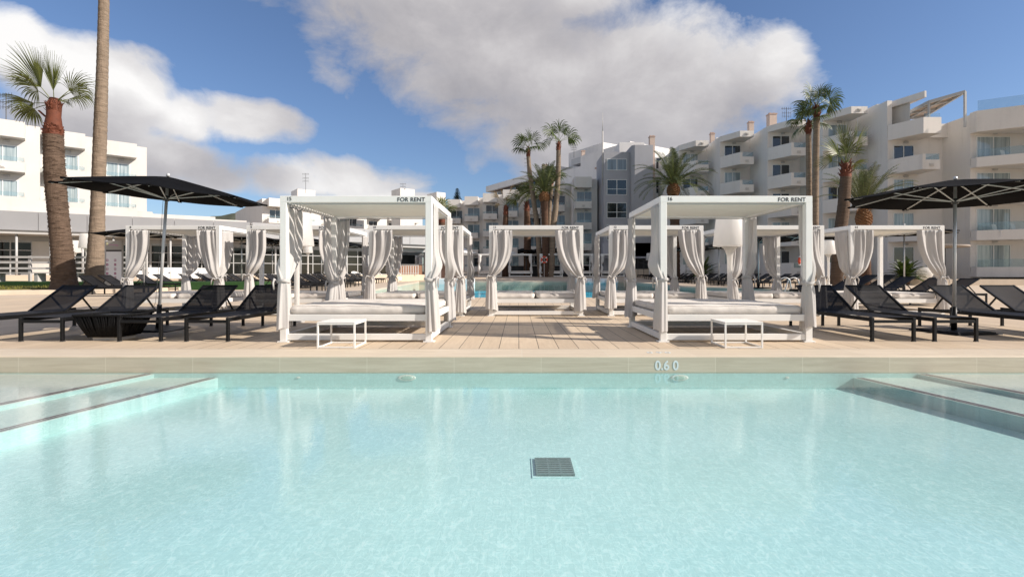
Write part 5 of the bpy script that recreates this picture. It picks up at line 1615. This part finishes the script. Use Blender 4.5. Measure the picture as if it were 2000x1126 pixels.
# front runs back to the left: local coordinates, x to the left is negative
L0 = (4, -6); L1 = (X_(962, 118) - X_(1180, 86), 32)
d = (Vector(L1) - Vector(L0)).normalized(); nn = Vector((d.y, -d.x)) * -1
def slab(m, a, b, back, z0, z1, fwd=0.0):
    A, B = Vector(L0).lerp(Vector(L1), a), Vector(L0).lerp(Vector(L1), b); n2 = Vector((d.y, -d.x))
    if n2.y < 0: n2 = -n2
    p = [A - n2 * fwd, A + n2 * back, B + n2 * back, B - n2 * fwd]
    m.prism([tuple(q) for q in p], z0, z1)
m = MB(); slab(m, 0, .98, 16, -.5, 17.3); m.build('wall', MAT['stucco_rear'], tB)
m = MB(); slab(m, .45, 1.0, 15, 17.3, 19.9, -2.0); m.build('penthouse_wall', MAT['stucco_rear'], tB)
m = MB(); slab(m, .43, 1.03, 16, 19.9, 21.2, 1.0); m.build('roof_slab', MAT['stucco_rear'], tB)
m = MB(); slab(m, .44, .98, .12, 19.75, 19.9, 0.3); m.build('eaves_board', MAT['brown_wood'], tB)
m = MB(); slab(m, .03, .30, 14, 17.3, 22.0); m.build('upper_wall', MAT['stucco_rear'], tB)
m = MB(); slab(m, .30, .45, 14, 17.3, 20.2); m.build('upper_wall', MAT['stucco_rear'], tB)
m = MB(); slab(m, .24, .46, 10, 20.3, 24.3, -3); m.build('roof_house', MAT['stucco_rear'], tB)
m = MB(); slab(m, .02, .21, .2, 19.0, 19.2, .25); m.build('awning_rail', mat('tan_rail', (.40, .27, .20), .7), tB)
for a, b, z0_, z1_ in ((.95, .90, 17.6, 19.6), (.82, .78, 17.6, 19.6), (.70, .62, 17.6, 19.6), (.54, .50, 17.6, 19.6)):
    m = MB(); slab(m, a, b, .05, z0_, z1_, -1.94); f = m.build('window', MAT['pane_dark'], tB)
m = MB(); slab(m, .36, .28, .05, 20.8, 21.9, .04 - 3.0 + 0); m.build('window', MAT['grey_frame'], tB)
m = MB(); slab(m, .105, .085, .05, 17.7, 18.7, .05); m.build('window', MAT['pane_dark'], tB)
m = MB(); slab(m, .46, .98, .03, 17.3, 18.3, -.1); m.build('glass_railing', MAT['glass'], tB)
def chimney(px, py, Y, w_, h, lb):
    w_ *= .8
    t = thing('chimney', lb, 'chimney', (X_(px, Y), Y, Z_(py, Y) - h - .6), group='rooftop chimneys')
    m = MB(); m.box((-w_ / 2, -w_ / 2, -3.5), (w_ / 2, w_ / 2, h + .3)); m.build('shaft', MAT['chimney'], t)
    m = MB(); m.box((-w_ / 2 - .05, -w_ / 2 - .05, h + .301), (w_ / 2 + .05, w_ / 2 + .05, h + .42))
    for s in (-1, 1): m.box((s * w_ * .28 - .1, -.1, h + .421), (s * w_ * .28 + .1, .1, h + .56))
    m.build('cap', MAT['chimney_cap'], t)
chimney(1139, 293, 92, .8, 2.6, 'beige chimney on the white upper storey of the rear building')
chimney(1064, 320, 100, 1.3, 2.2, 'broad chimney stack behind the middle palms')
chimney(1273, 264, 66, .8, 2.0, 'beige chimney right above the grey tower')
chimney(1507, 220, 58, 1.0, 2.4, 'tall chimney on the right hotel roof, left of the tall palm pair')
chimney(1466, 236, 62, .7, 1.4, 'low chimney on the right hotel roof, left of the taller chimney')
chimney(1391, 258, 64, .6, 1.2, 'small chimney between the date palm and the roof of the right hotel')
m = MB(); m.box((-6, 0, -4), (6, 5, 2.0)); tag(m.build('roof_plant_house', MAT['stucco_rear'], loc=(X_(1490, 66), 66, 16.6)), 'low pale roof structure carrying chimneys above the right hotel', 'roof house')
# mast and aerials
m = MB(); m.tube([(0, 0, 0), (0, 0, 7)], .09, 8); m.tube([(0, 0, 7), (0, 0, 9.4)], [.05, .02], 6)
tag(m.build('roof_mast', MAT['rail'], loc=(X_(1177, 66), 66, 12.4), smooth=True), 'tall thin pale mast rising left of the grey tower', 'mast')
def aerial(px, py, Y, h, lb):
    m = MB(); m.tube([(0, 0, 0), (0, 0, h)], .035, 6)
    for k, z in enumerate((h * .95, h * .75, h * .6)):
        m.bar((-.6 + .1 * k, 0, z), (.6 - .1 * k, 0, z), .035)
        for i in range(5): m.bar((-.5 + i * .25, -.02, z - .18), (-.5 + i * .25, -.02, z + .18), .025)
    tag(m.build('aerial', MAT['dark_metal'], loc=(X_(px, Y), Y, Z_(py, Y) - h)), lb, 'aerial', 'rooftop television aerials')
aerial(597, 338, 92, 3.6, 'television aerial on the left roof box above cabana 15')
aerial(787, 358, 98, 2.6, 'thin aerial on the right roof box above cabana 15')
aerial(1030, 308, 98, 4, 'television aerial left of the middle palms')
aerial(1536, 210, 60, 2.6, 'television aerial right of the tall chimney')
aerial(1121, 282, 92, 2.4, 'television aerial left of the beige chimney')
aerial(12, 182, 44, 3, 'television aerial at the top left corner over the left hotel')
# --- left hotel (turned 45 degrees), stepping back to the right
tL, zL = stair_hotel('hotel_building', 'bright white terraced hotel on the left behind the two big palms', (-46.2, 38.0, 0), R(42), 4, 3.9, 1.35, 1, 1.0, 4, MAT['stucco_white'], win=(.75, 1.75, 2.0), bal=(.35, 3.0), cham=0, proj=1.1, panes=('pane_curtain',), depth=12, top=1.45, seed=8, ground_z=-.5, H=2.9)
m = MB(); m.tube([(0, 0, 0), (0, 0, 2.2)], .4, 18); tag(m.build('roof_flue', MAT['steel'], loc=(X_(86, 49), 49, 12.6), smooth=True), 'shiny steel flue on the left hotel roof behind the palm trunk', 'flue')
# --- mid-left hotel behind cabana 15
tM, zM = stair_hotel('hotel_building', 'cream terraced hotel behind cabana 15 with sunlit balcony fronts', (-44.0, 88.0, 0), R(38), 7, 5.2, 1.9, 1, 1.2, 4, MAT['stucco'], win=(1.2, 1.8, 2.1), bal=(.7, 3.7), cham=0, proj=1.7, panes=('pane_dark',), depth=14, top=1.5, seed=9, ground_z=-.5, H=2.9)
for px, py, Y, w_, lb in ((592, 373, 95, 3.2, 'cream box on the roof left above cabana 15'), (787, 371, 100, 3.0, 'cream box on the roof right above cabana 15, with dark side'), (852, 378, 104, 2.0, 'small cream roof box right of cabana 15')):
    m = MB(); m.box((-w_ / 2, -2, -13), (w_ / 2, 2, 0)); tag(m.build('roof_house', MAT['stucco'], loc=(X_(px, Y), Y, Z_(py, Y)), rotz=R(38)), lb, 'roof house', 'boxes on the roof of the hotel behind cabana 15')

# --- restaurant with grey fascia
P0, P1, P2 = Vector((-52, 25.5)), Vector((-23.1, 43.9)), Vector((-10.0, 55.0))
tS = thing('restaurant_building', 'low glass-fronted restaurant with a long grey metal fascia on the left', 'restaurant', (0, 0, 0))
def wallseg(m, a, b, z0, z1, th=.3, off=0.0):
    d = (b - a).normalized(); n = Vector((d.y, -d.x))
    if n.y > 0: n = -n
    a2, b2 = a + n * off, b + n * off
    m.prism([tuple(a2), tuple(b2), tuple(b2 - n * th), tuple(a2 - n * th)], z0, z1)
for a, b in ((P0, P1), (P1, P2)):
    L = (b - a).length; k = max(1, round(L / 2.6))
    for i in range(k):
        p, q = a.lerp(b, i / k), a.lerp(b, (i + 1) / k); dd = (q - p).normalized() * .012
        m = MB(); wallseg(m, p + dd, q - dd, 4.05, 5.35, .12, 1.2); m.build('fascia_panel', MAT['panel'], tS, bevel=.006)
m = MB()
for a, b in ((P0, P1), (P1, P2)): wallseg(m, a, b, 3.72, 3.84, 3.2, 2.6 if a is P0 else 1.3)
m.build('canopy_slab', MAT['rail'], tS)
m = MB()
for a, b in ((P0, P1), (P1, P2)): wallseg(m, a, b, 3.35, 3.7, .25, .1)
m.build('lintel', MAT['panel'], tS)
m = MB()
for a, b in ((P0, P1), (P1, P2)): wallseg(m, a, b, 3.85, 5.3, 3, .9)
m.build('roof', MAT['stucco_white'], tS)
# white stepped parapets of the wing behind the fascia
m = MB()
for k, (a, b, zt_) in enumerate(((.25, .62, 6.5), (.62, .80, 6.1), (.80, .93, 5.95), (.93, 1.0, 5.75))):
    wallseg(m, P0.lerp(P1, a), P0.lerp(P1, b), 5.36, zt_, 3.0, -2.0)
m.build('parapet', MAT['stucco_white'], tS)
for a, b, n in ((P0, P1, 15), (P1, P2, 8)):
    for i in range(n):
        p, q = a.lerp(b, i / n), a.lerp(b, (i + 1) / n)
        if a is P0 and i in (9,):
            m = MB(); wallseg(m, p, q, TZ, 3.35, .3, .12); m.build('wall', MAT['stucco_white'], tS); continue
        if a is P1 and i in (6, 7): continue
        m = MB(); dd = (q - p).normalized()
        mid = (p + q) / 2
        for s0, s1 in ((p, p + dd * .07), (q - dd * .07, q), (mid - dd * .035, mid + dd * .035)): wallseg(m, s0, s1, TZ, 3.35, .10, .05)
        for z in (TZ + .04, TZ + 1.0, TZ + 1.75, 3.28): 
            wallseg(m, p + dd * .071, mid - dd * .036, z - .03, z + .03, .08, .04); wallseg(m, mid + dd * .036, q - dd * .071, z - .03, z + .03, .08, .04)
        f = m.build('glass_door', MAT['grey_frame'], tS)
        m = MB(); wallseg(m, p + dd * .06, q - dd * .06, TZ + .01, 3.34, .012, -.005); m.build('pane', MAT['pane_bar'], f)
for k in range(14):
    p = P0.lerp(P1, .34 + k * .05); nn2 = Vector((.535, -.845))
    c = p + nn2 * 2.3
    m = MB(); m.tube([(c.x, c.y, TZ), (c.x, c.y, 3.72)], .07, 10); m.build('pillar', MAT['grey_frame'], tS, smooth=True)
# bar corner at the right end: dark opening, back wall and counter
p, q = P1.lerp(P2, 6 / 8), P2
m = MB(); wallseg(m, p, q, TZ, 3.35, .2, -2.2); m.build('bar_back_wall', mat('bar_dark', (.035, .033, .032), .7, var=.5), tS)
m = MB(); wallseg(m, p + Vector((.0, 0)), q, 3.0, 3.3, .2, -.1); m.build('bar_shelf', MAT['dark_metal'], tS)
t = thing('bar_counter', 'bar counter with an orange wooden front at the end of the restaurant', 'bar counter', (0, 0, 0))
m = MB(); wallseg(m, p + Vector((.1, 0.1)), q - Vector((.1, .1)), TZ, TZ + 1.05, .5, -.3); m.build('front', MAT['orange_wood'], t)
m = MB(); wallseg(m, p, q, TZ + 1.051, TZ + 1.12, .7, -.2); m.build('counter_top', MAT['dark_metal'], t)
m = MB(); wallseg(m, P2, P2 + Vector((2.0, 2.0)), -.5, 5.6, .3, 0); m.box((-10.2, 55.3, -.5), (-8.6, 62, 5.4)); m.build('end_wall', MAT['panel'], tS)
# white picket barrier before the bar
t = thing('picket_barrier', 'low white slatted barrier in front of the orange bar', 'barrier', (X_(793, 53), 53, TZ))
m = MB(); m.bar((-1.3, 0, .95), (1.3, 0, .95), .08, .06); m.bar((-1.3, 0, .12), (1.3, 0, .12), .08, .06); m.build('rail', MAT['paint'], t)
m = MB()
for i in range(11): m.box((-1.25 + i * .25 - .04, -.02, 0), (-1.25 + i * .25 + .04, .02, .92))
m.build('pickets', MAT['paint'], t)

# --- rails and bench along the left terrace
t = thing('terrace_railing', 'grey-white three-rail timber railing at the far left of the terrace', 'railing', (0, 0, 0))
A, B = Vector((-33.5, 28.0)), Vector((-21.5, 29.5))
m = MB()
for z in (1.35, 1.68, 1.98): m.bar((A.x, A.y, z), (B.x, B.y, z), .06, .11)
m.build('rail', MAT['rail'], t)
for i in range(7):
    c = A.lerp(B, i / 6); m = MB(); m.box((c.x - .06, c.y + .04, .62), (c.x + .06, c.y + .16, 2.05 if i % 2 else 3.7)); m.build('post', MAT['rail'], t)
t = thing('bench', 'long grey-white bench in front of the terrace railing', 'bench', (0, 0, 0))
A, B = Vector((-33.0, 27.2)), Vector((-21.8, 28.6))
m = MB()
for k in range(4): m.bar((A.x, A.y + k * .16, 1.10), (B.x, B.y + k * .16, 1.10), .13, .05)
m.build('seat', MAT['rail'], t)
for i in range(6):
    c = A.lerp(B, (i + .3) / 5.6); m = MB(); m.box((c.x - .1, c.y, .5), (c.x + .1, c.y + .5, 1.07)); m.build('leg', MAT['rail'], t)

# --- information board
t = thing('information_board', 'grey information board with two columns of purple icons behind the loungers', 'sign', (X_(222, 23.2), 23.2, 0.12), R(-6))
t.scale = (1, 1, 1.36)
m = MB(); m.box((-.40, 0, .0), (.40, .10, 1.78)); m.build('panel', MAT['board_grey'], t, bevel=.006)
m = MB(); m.box((-.47, .02, 0), (-.405, .12, 1.80)); m.build('side_post', MAT['grey_frame'], t)
m = MB(); m.box((-.37, -.006, .42), (.39, -.001, 1.42)); m.build('poster', MAT['board_white'], t)
m = MB(); m.box((-.37, -.008, 1.425), (.39, -.002, 1.475)); m.build('header_strip', MAT['letter'], t)
for i in range(5):
    for x in (-.31, .08):
        m = MB(); z = 1.13 - i * .145
        m.box((x - .05, -.011, z - .038), (x + .05, -.0065, z + .038)); o = m.build('icon', MAT['purple'], t)
        q = MB(); q.lathe([(.026, 0), (.026, .003)], 12); M4 = Matrix.Translation((x, -.0115, z)) @ Matrix.Rotation(R(90), 4, 'X') @ Matrix.Scale(.8 if i % 2 else 1.1, 4); q.v = [tuple(M4 @ Vector(v)) for v in q.v]; q.build('symbol', MAT['board_white'], o)
m = MB(); m.box((-.24, -.004, 1.64), (-.02, -.001, 1.66)); m.box((-.02, -.004, 1.63), (.22, -.001, 1.655)); m.box((.10, -.004, 1.60), (.25, -.001, 1.615)); m.build('title', MAT['purple_pale'], t)
m = MB(); q = [(.045, 0), (.045, .003)]; m.lathe(q, 16); M4 = Matrix.Translation((-.32, -.004, 1.68)) @ Matrix.Rotation(R(90), 4, 'X'); m.v = [tuple(M4 @ Vector(v)) for v in m.v]; m.build('emblem', mat('pale_emblem', (.6, .58, .35), .5), t)

# --- sofas and armchairs on the terrace
def sofa(x, y, z, rz, wd, lb, grp='white terrace sofas'):
    t = thing('sofa', lb, 'sofa', (x, y, z), rz, grp)
    m = MB(); m.box((-wd / 2, -.4, .05), (wd / 2, .4, .40)); m.build('seat', MAT['white_plastic'], t, bevel=.04, seg=2)
    m = MB(); m.box((-wd / 2, .41, .05), (wd / 2, .65, .82)); m.build('backrest', MAT['white_plastic'], t, bevel=.04, seg=2)
    for s in (-1, 1):
        m = MB(); m.box((s * wd / 2 - .10 + s * .11, -.4, .05), (s * wd / 2 + .10 + s * .11, .4, .6)); m.build('armrest', MAT['white_plastic'], t, bevel=.03, seg=2)
sofa(X_(345, 35.5), 35.5, TZ - .3, R(30), 2.6, 'white sofa on the terrace seen through cabana 8')
sofa(X_(402, 37.8), 37.8, TZ - .3, R(30), 2.0, 'second white sofa on the terrace, right of the back curtain of cabana 8')
sofa(X_(305, 34.5), 34.5, TZ - .3, R(30), 1.6, 'white sofa at the left, beside the front curtain of cabana 8')
for px, Y, lb in ((698, 45, 'white armchair at the end of the left lounger row, left one'), (738, 48, 'white armchair at the end of the left lounger row, middle one'), (776, 50.5, 'white round-backed armchair beside the far pool corner')):
    t = thing('armchair', lb, 'armchair', (X_(px, Y), Y, g(Y) + .02), R(60), 'white armchairs near the bar')
    m = MB(); m.lathe([(.30, .02), (.42, .12), (.45, .38), (.40, .42)], 20); m.build('seat', MAT['white_plastic'], t, smooth=True)
    m = MB()
    for k in range(13):
        a = R(-20 + k * 220 / 12); r0, r1 = .44, .52
        b_ = R(-20 + (k + 1) * 220 / 12)
        if k < 12: m.prism([(r0 * cos(a), r0 * sin(a)), (r1 * cos(a), r1 * sin(a)), (r1 * cos(b_), r1 * sin(b_)), (r0 * cos(b_), r0 * sin(b_))], .3, .6 + .38 * sin(pi * (k + .5) / 12))
    m.build('backrest', MAT['white_plastic'], t)

# ================================================================== far end of the pool
def far_cabana(px, Y, wpx, hpx, lb, mirror=False):
    z = g(Y) + .02; wd = wpx / 1000 * Y; h = hpx / 1000 * Y
    t = thing('far_cabana', lb, 'cabana', (X_(px, Y), Y, z), group='white cabanas beyond the far pool')
    p = .13; dp = 2.6
    for x in (0, wd - p):
        for y in (0, dp):
            m = MB(); m.box((x, y, 0), (x + p, y + p, h - .14)); m.build('post', MAT['paint'], t)
    m = MB(); m.box((0, 0, h - .139), (wd, p, h)); m.box((0, dp, h - .139), (wd, dp + p, h))
    m.box((0, p, h - .138), (p, dp, h - .001)); m.box((wd - p, p, h - .138), (wd, dp, h - .001))
    for k in range(9): m.box((p, .25 + k * .27, h - .12), (wd - p, .27 + k * .27 + .03, h - .02))
    m.build('roof_frame', MAT['paint'], t)
    m = MB(); m.box((p, .02, .42), (wd - p, .10, .55)); m.box((p, .02, .03), (wd - p, .10, .15)); m.box((p, .2, .45), (wd - p, dp, .5)); m.build('bed_frame', MAT['paint'], t)
    m = MB(); m.box((p + .03, .08, .56), (wd - p - .03, dp - .05, .74)); m.build('mattress', MAT['cushion'], t, bevel=.03, seg=2)
    rr = random.Random(int(px))
    for x, s in ((p * .5, 1), (wd - p * .5, -1)):
        m = MB(); pts, rad = [], []
        for k in range(15):
            f = k / 14; zz = h - .16 - f * (h - .55)
            kn = math.exp(-((f - .52) / .10) ** 2)
            pts.append((x + s * (.14 * (1 - f) * (1 - kn)), .05 - .04 * (1 - kn), zz)); rad.append((.20 - .05 * f) * (1 - .62 * kn))
        m.tube(pts, rad, 12)
        m.v = [(vx + .02 * sin(vz * 9 + vx * 40), vy + .03 * sin(vx * 60 + vz * 2), vz) for vx, vy, vz in m.v]
        m.build('curtain', MAT['curtain_white'], t, smooth=True)
MAT['curtain_white'] = mat('white_far_curtain', (0.74, .72, .70), .9, var=.06, vscale=4, translucent=.15)
for px, wpx, lb in ((874, 46, 'far white cabana just left of the curtain of cabana 11'), (934, 45, 'far white cabana behind the left curtain of cabana 11'), (994, 45, 'far white cabana seen in the left half of cabana 11'), (1054, 45, 'far white cabana with the red life ring, in the right half of cabana 11'),
                    (1114, 45, 'far white cabana between cabanas 11 and 12'), (1174, 46, 'far white cabana behind the left curtain of cabana 12')):
    far_cabana(px, 62.7, wpx, 45, lb)
far_cabana(812, 59.0, 48, 44, 'far white cabana at the left corner of the far pool, beside the bar')

# life rings
def life_ring(px, py, Y, r_, lb, post=True):
    z = Z_(py, Y); t = thing('life_ring', lb, 'life ring', (X_(px, Y), Y, g(Y)), group='orange life rings')
    m = MB(); N, K = 32, 10; zc = z - g(Y); vs, fs = [], []
    for i in range(N):
        a = 2 * pi * i / N
        for k in range(K):
            u = 2 * pi * k / K; rr_ = r_ * (.78 + .22 * cos(u)); vs.append((rr_ * cos(a), .2 * r_ * sin(u), zc + rr_ * sin(a)))
    for i in range(N):
        for k in range(K): fs.append((i * K + k, ((i + 1) % N) * K + k, ((i + 1) % N) * K + (k + 1) % K, i * K + (k + 1) % K))
    m.add(vs, fs); m.build('ring', MAT['red_ring'], t, smooth=True)
    for k in range(4):
        a = pi / 4 + k * pi / 2; m = MB(); M4 = Matrix.Translation((0, 0, zc)) @ Matrix.Rotation(-a, 4, 'Y') @ Matrix.Translation((r_ * .78, 0, 0))
        m.box((-r_ * .235, -.22 * r_, -.05), (r_ * .235, .22 * r_, .05), M4); m.build('band', MAT['white_plastic'], t)
    m = MB(); m.tube([(0, .16, 0), (0, .16, zc + r_ * .9)], .03, 8); m.build('post', MAT['steel'], t)
life_ring(1063, 507, 61.6, .44, 'orange life ring on a post at the far end of the pool')
life_ring(1570, 509, 34, .40, 'orange life ring half hidden behind the post of cabana 16')

# jacuzzi blocks at the pool edge
m = MB(); m.prism([(X_(838, 46), 46), (X_(924, 46), 46), (X_(924, 46), 48), (X_(838, 46), 48)], -1.2, .62)
tag(m.build('white_pool_wall', MAT['white_plastic'], bevel=.05), 'low white wall standing in the far pool, left of cabana 11', 'pool wall')
rr = random.Random(12)
t = thing('white_rockwork', 'white sculpted rock edge of the whirlpool at the far right of the pool', 'rockwork', (X_(1158, 48), 48, .1))
m = MB(); m.box((-2.0, 1.5, -1.2), (2.6, 2.5, .5)); m.build('back_wall', MAT['white_plastic'], t, bevel=.06)
for i in range(8):
    m = MB(); N, K = 14, 9; r0 = rr.uniform(.28, .45)
    m.lathe([(r0 * sin(pi * k / K) + .01, r0 * 1.1 * (1 - cos(pi * k / K)) / 1.3) for k in range(K + 1)], N, (-1.8 + i * .58, 1.1 + rr.uniform(-.2, .2), -.15))
    m.v = [(x + .05 * sin(7 * z + i), y + .05 * sin(9 * x), z + .04 * sin(8 * x + 5 * y)) for x, y, z in m.v]
    m.build('rock', MAT['white_plastic'], t, smooth=True)

# dark pergola / parasols behind the far cabanas
t = thing('dark_pergola', 'long black canopy on posts behind the far cabanas, under the palms', 'canopy', (X_(1072, 67.0), 67.0, g(67)))
for s in (-1, 1):
    for y in (-1.5, 1.5):
        m = MB(); m.tube([(s * 3.0, y, 0), (s * 3.0, y, 3.1)], .06, 8); m.build('post', MAT['dark_metal'], t)
m = MB(); 
prof = []
for i in range(17):
    x = -4.1 + i * 8.2 / 16; sc_ = .22 * abs(sin(pi * (i / 16) * 4))
    prof.append((x, sc_))
vs, fs = [], []
for y in (-2.2, 0, 2.2):
    for x, s_ in prof: vs.append((x, y, 3.05 + s_ + (.45 if y == 0 else 0)))
for j in range(2):
    for i in range(16): fs.append((j * 17 + i, j * 17 + i + 1, (j + 1) * 17 + i + 1, (j + 1) * 17 + i))
m.add(vs, fs); m.add([(x, y, z - .05) for x, y, z in vs], [f[::-1] for f in fs]); m.build('canopy', MAT['canopy'], t)
t = thing('back_bar', 'dark counter and shrubs behind the far cabanas', 'counter', (X_(1085, 68.0), 68.0, g(68)))
m = MB(); m.box((-6, 0, 0), (9, .6, 1.3)); m.build('counter_front', MAT['dark_metal'], t)
m = MB(); m.box((-6.1, -.1, 1.301), (9.1, .7, 1.38)); m.build('counter_top', MAT['brown_wood'], t)

# white parasols beyond the pool
for px, Y, lb in ((982, 66.5, 'white parasol behind the left curtain of cabana 11'), (903, 66, 'white parasol left of cabana 11, partly behind its neighbour')):
    t = thing('white_parasol', lb, 'parasol', (X_(px, Y), Y, g(Y)), R(20), 'white parasols beyond the far pool')
    m = MB(); K = 8; r_, zr_, za_ = 2.1, 2.95, 3.75
    for dz in (0, -.03):
        o_ = len(m.v); m.v.append((0, 0, za_ + dz))
        for k in range(K): m.v.append((r_ * cos(2 * pi * k / K), r_ * sin(2 * pi * k / K), zr_ + dz))
        for k in range(K): m.f.append((o_, o_ + 1 + k, o_ + 1 + (k + 1) % K) if dz == 0 else (o_, o_ + 1 + (k + 1) % K, o_ + 1 + k))
    m.build('canopy', MAT['white_plastic'], t)
    m = MB(); m.tube([(0, 0, 0), (0, 0, za_)], .04, 8); m.build('pole', MAT['steel'], t)
    m = MB(); m.lathe([(.4, 0), (.4, .08), (.06, .12)], 16); m.build('base', MAT['stone_base'], t)

# pool ladder on the right
t = thing('pool_ladder', 'curved steel pool ladder handrails behind the bed of cabana 16', 'ladder', (X_(1540, 26.4), 26.4, g(26.4) - .02))
for dx in (-.30, .30):
    m = MB(); pts = [(dx + .55, .0, 0), (dx + .55, 0, .40)]
    pts = [(dx - .45, 0, -.7), (dx - .40, 0, .0), (dx - .25, 0, .45)] + [(dx - .25 + .28 - .28 * cos(pi * k / 8), 0, .45 + .22 * sin(pi * k / 8)) for k in range(1, 8)] + [(dx + .32, 0, .42), (dx + .38, 0, 0)]
    m.tube([(x, .5 * dx, z) for x, y, z in pts], .028, 10); m.build('handrail', MAT['steel'], t, smooth=True)
m = MB(); m.bar((-.72, -.15, -.25), (-.12, .15, -.25), .22, .03); m.build('rung', MAT['steel'], t)

# ramp with handrail under the tower
t = thing('ramp_handrail', 'dark metal handrail climbing the ramp below the grey tower', 'handrail', (X_(1246, 61.5), 61.5, g(61.5)))
m = MB()
m.bar((0, 0, 2.3), (3.6, .4, 1.0), .06); m.bar((0, 0, 1.9), (3.6, .4, .6), .05)
m.build('rail', MAT['dark_metal'], t)
for i in range(6):
    f = i / 5; m = MB(); m.bar((3.6 * f, .4 * f, 0), (3.6 * f, .4 * f, 2.3 - 1.3 * f), .05); m.build('post', MAT['dark_metal'], t)
m = MB(); m.prism([(X_(1240, 62.3), 62.3), (X_(1302, 62.3), 62.3), (X_(1302, 64), 64), (X_(1240, 64), 64)], 0, 1.6); struct(m.build('ramp', MAT['kerb']))

# terracotta pot on a ledge seen past cabana 15
t = thing('terracotta_jar', 'terracotta jar standing on a ledge beside the corner of cabana 15', 'jar', (X_(857, 58), 58, 4.15))
m = MB(); m.lathe([(.3, 0), (.55, .4), (.66, .9), (.52, 1.35), (.30, 1.6), (.34, 1.75), (.26, 1.76)], 20); m.build('body', MAT['terracotta'], t, smooth=True)
m = MB()
for s in (-1, 1): m.tube([(s * .33, 0, 1.62), (s * .6, 0, 1.5), (s * .62, 0, 1.1)], .05, 7)
m.build('handle', MAT['terracotta'], t, smooth=True)
m = MB(); m.box((-9.6, 56.5, 0.5), (-6.6, 62, 4.15)); tag(m.build('ledge_wall', MAT['brown_wood'], bevel=.02), 'brown timber wall under the terracotta jar', 'wall')

# disc-shaped patio shade by the right hotel
t = thing('disc_shade', 'flat brown round shade on a thin stand in front of the right hotel', 'shade', (X_(1846, 37.5), 37.5, .60))
m = MB(); m.lathe([(.2, 2.33), (1.36, 2.36), (1.42, 2.44), (1.36, 2.52), (.2, 2.60)], 36); m.build('disc', mat('disc_fabric', (.30, .25, .21), .8), t, smooth=True)
m = MB(); m.tube([(0, 0, 0), (0, 0, 2.35)], .03, 8); m.build('pole', MAT['dark_metal'], t)
m = MB(); m.lathe([(.35, 0), (.35, .05), (.05, .08)], 16); m.build('base', MAT['dark_metal'], t)
